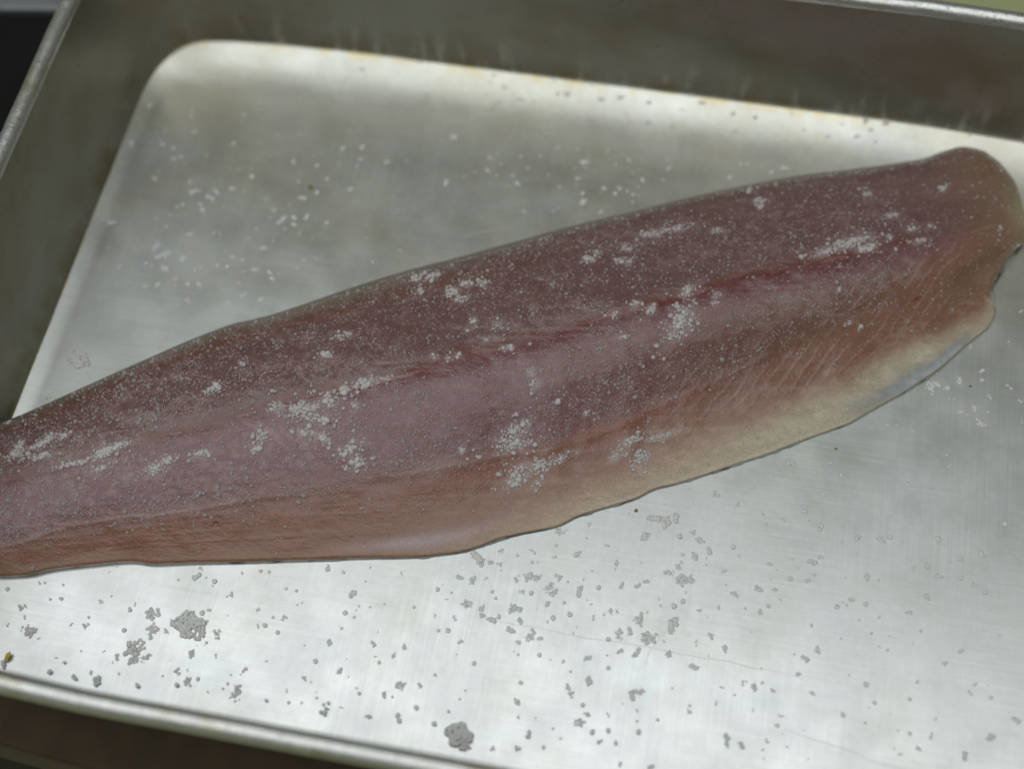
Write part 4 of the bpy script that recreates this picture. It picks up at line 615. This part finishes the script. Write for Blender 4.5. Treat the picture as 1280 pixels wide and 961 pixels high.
# skin: wraps the back of the fillet, its underside and shows as a thin dark lip along the near edge
cove_z = lambda x: .0010 * np.clip(1 - (x + .0015) / .007, 0, 1.05) ** 2 + 0.00025
crest = G[:, -1]
near = G[:, 0]
away = crest - near
away[:, 2] = 0
away /= np.linalg.norm(away, axis=1)[:, None]
back_dir = away[:, :2] * .92
rows_s = []
for t in np.linspace(0, 1, 9):
    p = crest.copy()
    z0 = cove_z(p[:, 0])
    p[:, :2] += back_dir * (crest[:, 2] * .38 * math.sin(t * math.pi / 2) * (1 - .35 * t))[:, None]
    p[:, 2] = z0 + (crest[:, 2] - z0) * (1 - t) ** .9
    rows_s.append(p)
for t in (0.1, 0.3, 0.5, 0.7, 0.9, 1.0):
    p = G[:, int(round((1 - t) * (NVG - 1) * .96))].copy() * .97 + (G[:, NVG // 2] * .03)
    if t < .2: p[:, :2] = .5 * p[:, :2] + .5 * rows_s[8][:, :2]
    p[:, 2] = cove_z(p[:, 0])
    rows_s.append(p)
nz = fbm(LX[:, 0] * 220, LX[:, 0] * 0, 15)
outw = -away[:, :2] * (0.0001 + 0.0003 * sm(nz, .45, .75))[:, None]
for hgt, o in ((0.0001, 1.0), (0.0003, 1.0), (0.0004, 0.3)):
    p = near.copy()
    p[:, :2] += outw * o
    p[:, 2] = cove_z(p[:, 0]) + hgt * (.4 + nz)
    rows_s.append(p)
VSK = np.stack(rows_s, 1)
sf = [tuple(f) for f in grid_faces(NUG, VSK.shape[1])]
sf.append(tuple(range(VSK.shape[1])))
skm = mesh('skin', VSK.reshape(-1, 3) - fillet_at, sf, M_SKIN)
bm = bmesh.new(); bm.from_mesh(skm); bmesh.ops.recalc_face_normals(bm, faces=bm.faces); bm.to_mesh(skm); bm.free()
obj('skin', skm, fillet)

def surf(u, v):
    """point of the flesh at (u, v)"""
    fi = np.interp(u, ug, np.arange(NUG)); fj = np.interp(v, vg, np.arange(NVG))
    i = np.clip(fi.astype(int), 0, NUG - 2); j = np.clip(fj.astype(int), 0, NVG - 2)
    a, b = (fi - i)[..., None], (fj - j)[..., None]
    return G[i, j] * (1 - a) * (1 - b) + G[i + 1, j] * a * (1 - b) + G[i, j + 1] * (1 - a) * b + G[i + 1, j + 1] * a * b

# silvery membrane left on the belly flap, a thin film a fraction of a millimetre proud of the flesh
sp = np.array(FISH_SILVER)
mv, fade = [], []
half = len(sp) // 2
lo, hi = sp[:half], sp[half:][::-1]
nst, nac = 90, 16
for k in range(nst):
    t = k / (nst - 1) * (half - 1)
    i = min(int(t), half - 2); f_ = t - i
    a, b = lo[i] * (1 - f_) + lo[i + 1] * f_, hi[i] * (1 - f_) + hi[i + 1] * f_
    b = a + (b - a) * (.95 + .12 * math.sin(k * .17))
    for q in range(nac):
        w = q / (nac - 1)
        uvp = a * (1 - w) + b * w
        p = surf(np.array(uvp[0]), np.array(.008 + (max(uvp[1], .012) - .008) * w))
        e = min(q * 2 + 3, (nac - 1 - q) * .55, k * .10, (nst - 1 - k) * .4)
        mv.append(p + np.array([0, 0, 0.00035 if e > 0 else -0.0002]))
        fade.append(min(1.0, e / 5))
memb = mesh('membrane', np.array(mv) - fillet_at, grid_faces(nst, nac), M_MEMB)
if memb.polygons[50].normal.z < 0: memb.flip_normals()
set_attr(memb, 'fade', fade)
obj('membrane', memb, fillet)

# ------------------------------------------------------------------ salt
def ico(sub):
    b = bmesh.new()
    bmesh.ops.create_icosphere(b, subdivisions=sub, radius=1.0)
    v = np.array([x.co[:] for x in b.verts]); f = np.array([[y.index for y in x.verts] for x in b.faces])
    b.free()
    return v, f
ICO1, ICO2 = ico(1), ico(2)

def crystal(big=False):
    """rounded, slightly boxy grain of unit radius"""
    v, f = ICO2 if big else ICO1
    d = np.abs(v).max(1)
    k = rng.uniform(.25, .7)
    p = v / (d[:, None] ** k)
    p = p * (1 + rng.normal(0, .07, (len(v), 1))) * rng.uniform(.75, 1.1, 3)
    a = rng.normal(size=(3, 3)); q, _ = np.linalg.qr(a)
    return p @ q.T * .92, f

def merge(parts):
    V, F, o = [], [], 0
    for v, f in parts:
        V.append(v); F.append(f + o); o += len(v)
    return np.concatenate(V), np.concatenate(F)

def fast_mesh(name, V, F, material):
    me = bpy.data.meshes.new(name)
    me.vertices.add(len(V)); me.vertices.foreach_set('co', V.astype(np.float32).ravel())
    n = F.shape[1]
    me.loops.add(len(F) * n); me.loops.foreach_set('vertex_index', F.astype(np.int32).ravel())
    me.polygons.add(len(F)); me.polygons.foreach_set('loop_start', np.arange(0, len(F) * n, n, dtype=np.int32))
    me.polygons.foreach_set('use_smooth', np.ones(len(F), bool))
    me.materials.append(material)
    me.update(); me.validate()
    return me

def cluster(n, flat=.38):
    """unit-radius cluster of n crystals touching each other, standing on z = 0"""
    if n == 1:
        v, f = crystal(True)
        v = v * np.array([1, 1, flat]); v[:, 2] -= v[:, 2].min()
        return v, f
    pts = [np.zeros(2)]
    r0 = 1.15 / math.sqrt(n)
    dirn = rng.uniform(0, 2 * math.pi)
    while len(pts) < n:
        b = pts[rng.integers(len(pts))]
        a = dirn + rng.normal(0, 1.1)
        pts.append(b + np.array([math.cos(a), math.sin(a)]) * r0 * rng.uniform(.75, 1.25) * rng.choice([-1, 1]))
    pts = np.array(pts); pts -= pts.mean(0)
    pts *= 1.0 / max(np.abs(pts).max() + r0 * .6, 1e-6)
    parts = []
    for p in pts:
        v, f = crystal(n < 5)
        r = r0 * rng.uniform(.5, 1.15)
        v = v * r * np.array([1, 1, flat]); v[:, 2] -= v[:, 2].min()
        v[:, 2] -= r * .12
        v[:, :2] += p
        parts.append((v, f))
    return merge(parts)

small = [cluster(int(n)) for n in (1, 1, 1, 1, 2, 2, 3, 3, 4)]
medium = [cluster(int(n)) for n in (5, 6, 7, 8, 9, 10, 7, 6)]
large = [cluster(int(n)) for n in (14, 16, 18, 20, 24, 28, 22)]
def grain_mesh(k): return fast_mesh('salt_grain', k[0], k[1], M_SALT)
MESH = {id(k): grain_mesh(k) for k in small + medium + large}

allg = []
for lst, lab, grp in (
        (GRAINS_FRONT, 'small grey salt grain on the bright tray floor in front of the fillet', 'salt grains in front of the fillet'),
        (GRAINS_BEHIND, 'small pale salt grain on the duller tray floor behind the fillet', 'salt grains behind the fillet'),
        (GRAINS_COVE, 'small grey salt grain on the bright curved strip under the far wall', 'salt grains along the far wall'),
        (GRAINS_RIGHT, 'small pale salt grain on the tray floor beyond the belly flap', 'salt grains right of the fillet')):
    for x, y, r in lst:
        allg.append((r * 1e-5, x * 1e-5, y * 1e-5, lab, grp))
allg.sort(reverse=True)

def floor_z(x, y):
    return max(ZC * max(0.0, 1 - max(d, 0) / w) ** 2 for d, w in ((x, .007), (W_T - x, .007), (-y, COVE), (y + D_T, .006)))\
        if min(x, W_T - x, y + D_T) > .007 else .0006

rest = []
allg = [g for g in allg if g[2] > -.237]
for i, (r, x, y, lab, grp) in enumerate(allg):
    kinds = small if r < .0008 else medium if r < .0013 else large
    k = kinds[rng.integers(len(kinds))]
    a = rng.uniform(0, 2 * math.pi)
    if i < 300:
        o = obj('salt_grain', MESH[id(k)])
        o.location = (x, y, floor_z(x, y)); o.rotation_euler = (0, 0, a); q_ = (1.12 if r < .0008 else 1.3) * (1.05 if 'behind' in grp else 1.0)
        o.scale = (r * q_, r * q_, r * .9)
        tag(o, lab, 'salt grain', grp)
    else:
        rest.append((x, y, r * 1.1, a, k))
for q in range(900):                                   # the finest grains
    x, y = rng.uniform(.006, W_T - .006), rng.uniform(-D_T + .006, -.003)
    if rng.random() > .25 + .75 * float(fbm(np.array(x * 30), np.array(y * 30), 19)): continue
    rest.append((x, y, abs(rng.normal(.00022, .0001)) + .00012, rng.uniform(0, 6.28), small[rng.integers(4)]))
parts = []
for x, y, r, a, k in rest:
    c, s = math.cos(a), math.sin(a)
    v = k[0] * r
    v = np.stack([v[:, 0] * c - v[:, 1] * s + x, v[:, 0] * s + v[:, 1] * c + y, v[:, 2] * .9 + floor_z(x, y)], -1)
    parts.append((v, k[1]))
V, F = merge(parts)
so = obj('fine_salt', fast_mesh('fine_salt', V, F, M_SALT))
tag(so, 'finest salt specks dusted over the bare tray floor', 'salt', kind='stuff')

# lone salt lumps on the metal
def lump(loc, rx, ry, rot, label, n=70):
    parts = []
    for q in range(n * 4):
        a, d = rng.uniform(0, 2 * math.pi), math.sqrt(rng.random())
        v, f = crystal()
        r = .00042 * rng.uniform(.5, 1.5)
        ed = (1 + .22 * math.sin(a * 2 + loc[0] * 900) + .12 * math.sin(a * 5 + 1))
        v = v * r + np.array([rx * d * ed * math.cos(a), ry * d * ed * math.sin(a), .0002 + .0003 * (1 - d * d) * rng.random()])
        parts.append((v, f))
    V, F = merge(parts)
    V[:, 2] = np.maximum(V[:, 2], 0)
    o = obj('salt_lump', fast_mesh('salt_lump', V, F, M_SALT))
    o.location = (loc[0], loc[1], floor_z(*loc[:2])); o.rotation_euler = (0, 0, rot)
    return tag(o, label, 'salt lump', 'flat salt lumps on the tray')
lump((.0739, -.2160), .0044, .0040, .5, 'largest flat grey salt lump, on the bright floor below the left half of the fillet', 110)
lump((.1579, -.2335), .0040, .0032, .2, 'flat grey salt lump touching the rim of the tray at the front', 80)
lump((.0117, -.1362), .0030, .0034, .9, 'faint pinkish salt lump near the left wall just above the fillet', 60)

# salt on the fillet
def on_flesh(u, v, du, dv):
    return surf(np.clip(u + du, .002, .998), np.clip(v + dv, .012, .985))

def clump_parts(c):
    u, v, rx, ry, ang, n, r = c
    out = []
    ca_, sa_ = math.cos(R(-ang) - .2), math.sin(R(-ang) - .2)
    for q in range(int(n * 3.2)):
        sp_ = .5 if rng.random() < .72 else 1.25
        gx, gy = rng.normal(0, sp_), rng.normal(0, sp_)
        dx, dy = gx * rx * ca_ - gy * ry * sa_, gx * rx * sa_ + gy * ry * ca_
        p = on_flesh(np.array(u), np.array(v), dx / .33, dy / .105)
        k = crystal()
        rr = r * min(.32 + rng.exponential(.22), 1.25)
        pile = max(0, 1 - math.hypot(gx, gy)) * min(n / 40, 1) * rng.random()
        out.append((k[0] * rr * np.array([1, 1, .7]) + p + np.array([0, 0, rr * .25 + .0004 * pile]), k[1]))
    return out

CLUMP_LABELS = (
    'thick white salt heap on the right half, just below the red line',
    'long white salt heap on the right third, covering the red line',
    'largest white salt heap, on the red line in the left third of the fillet',
    'square white salt heap in the middle, just above the orange lower band',
    'thin salt film on the pale flesh left of the belly flap, upper one of two',
    'thin salt film on the pale flesh left of the belly flap, lower one of two',
    'thin straight salt streak nearest the left end of the fillet',
    'slanting white salt heap right of the thin streak near the left end of the fillet',
    'thin speckled salt patch near the upper back edge in the middle')
scatter = []
named = []
for c in FISH_CLUMPS:
    parts = clump_parts(c)
    if c[5] >= 30: named.append((c, parts))
    else: scatter += parts

for i, (c, parts) in enumerate(named):
    V, F = merge(parts)
    o0 = V.mean(0)
    o = obj('salt_clump', fast_mesh('salt_clump', V - o0, F, M_SALTF))
    o.location = tuple(o0)
    tag(o, CLUMP_LABELS[i], 'salt clump', 'salt clumps on the fillet')

# lesser clumps, too loose to pick apart
V, F = merge(scatter)
so = obj('salt_patches', fast_mesh('salt_patches', V, F, M_SALTF))
tag(so, 'thin white patches of salt grains scattered along the fillet', 'salt', kind='stuff')
scatter = []

# loose crystals all over the flesh
n_try = 24000
uu, vv_ = rng.random(n_try), rng.uniform(.02, .985, n_try)
fi = np.clip(np.interp(uu, ug, np.arange(NUG)).astype(int), 0, NUG - 1)
fj = np.clip(np.interp(vv_, vg, np.arange(NVG)).astype(int), 0, NVG - 1)
dens = frost[fi, fj] * (.25 + 1.5 * sm(fbm(LX[fi, fj] * 120, LY[fi, fj] * 160, 91), .42, .7)) + .05
keep = rng.random(n_try) < dens
pp = surf(uu[keep], vv_[keep])
for p in pp:
    k = crystal()
    r = min(.00016 + rng.exponential(.00011), .0008)
    scatter.append((k[0] * r * np.array([1, 1, .75]) + p + np.array([0, 0, r * .25]), k[1]))
# crystals standing along the back edge, seen against the metal
for q in range(420):
    u = rng.random() ** .8 * .97
    p = on_flesh(np.array(u), np.array(.985), 0, rng.uniform(-.012, .012))
    k = crystal(); r = .0002 + min(rng.exponential(.00013), .0005)
    scatter.append((k[0] * r + p + np.array([0, 0, r * .4]), k[1]))
V, F = merge(scatter)
so = obj('salt_crystals', fast_mesh('salt_crystals', V, F, M_SALTC))
tag(so, 'loose wet salt crystals sprinkled over the whole fillet', 'salt', kind='stuff')

# ------------------------------------------------------------------ crumbs and flecks on the metal
def fleck(name, loc, size, colour, label, cat):
    v, f = crystal(True)
    t = plain(name + '_matter', colour, tuple(c * .6 for c in colour), 1500, 0.6)
    v = v * np.array(size); v[:, 2] -= v[:, 2].min()
    o = obj(name, fast_mesh(name, v, f, t))
    o.location = (loc[0], loc[1], floor_z(*loc)); o.rotation_euler = (0, 0, loc[0] * 50)
    tag(o, label, cat)
fleck('yellow_crumb', (.0247, -.2345), (.0016, .0008, .0006), (.85, .60, .06), 'bright yellow crumb beside the front rim at the left', 'crumb')
fleck('brown_crumb', (.1961, -.1572), (.0006, .0004, .0003), (.30, .20, .08), 'tiny brown crumb just below the pale belly edge, in the middle', 'crumb')
fleck('brown_crumb', (.2531, -.1262), (.0006, .0003, .0002), (.26, .18, .08), 'tiny brown crumb on the floor right of the belly', 'crumb')
fleck('dark_speck', (.2923, -.0973), (.0004, .0003, .0002), (.05, .05, .04), 'tiny black speck on the floor by the silvery belly edge', 'speck')
fleck('olive_crumb', (.0686, -.0577), (.0009, .0006, .0004), (.24, .20, .03), 'olive brown crumb on the floor behind the fillet', 'crumb')
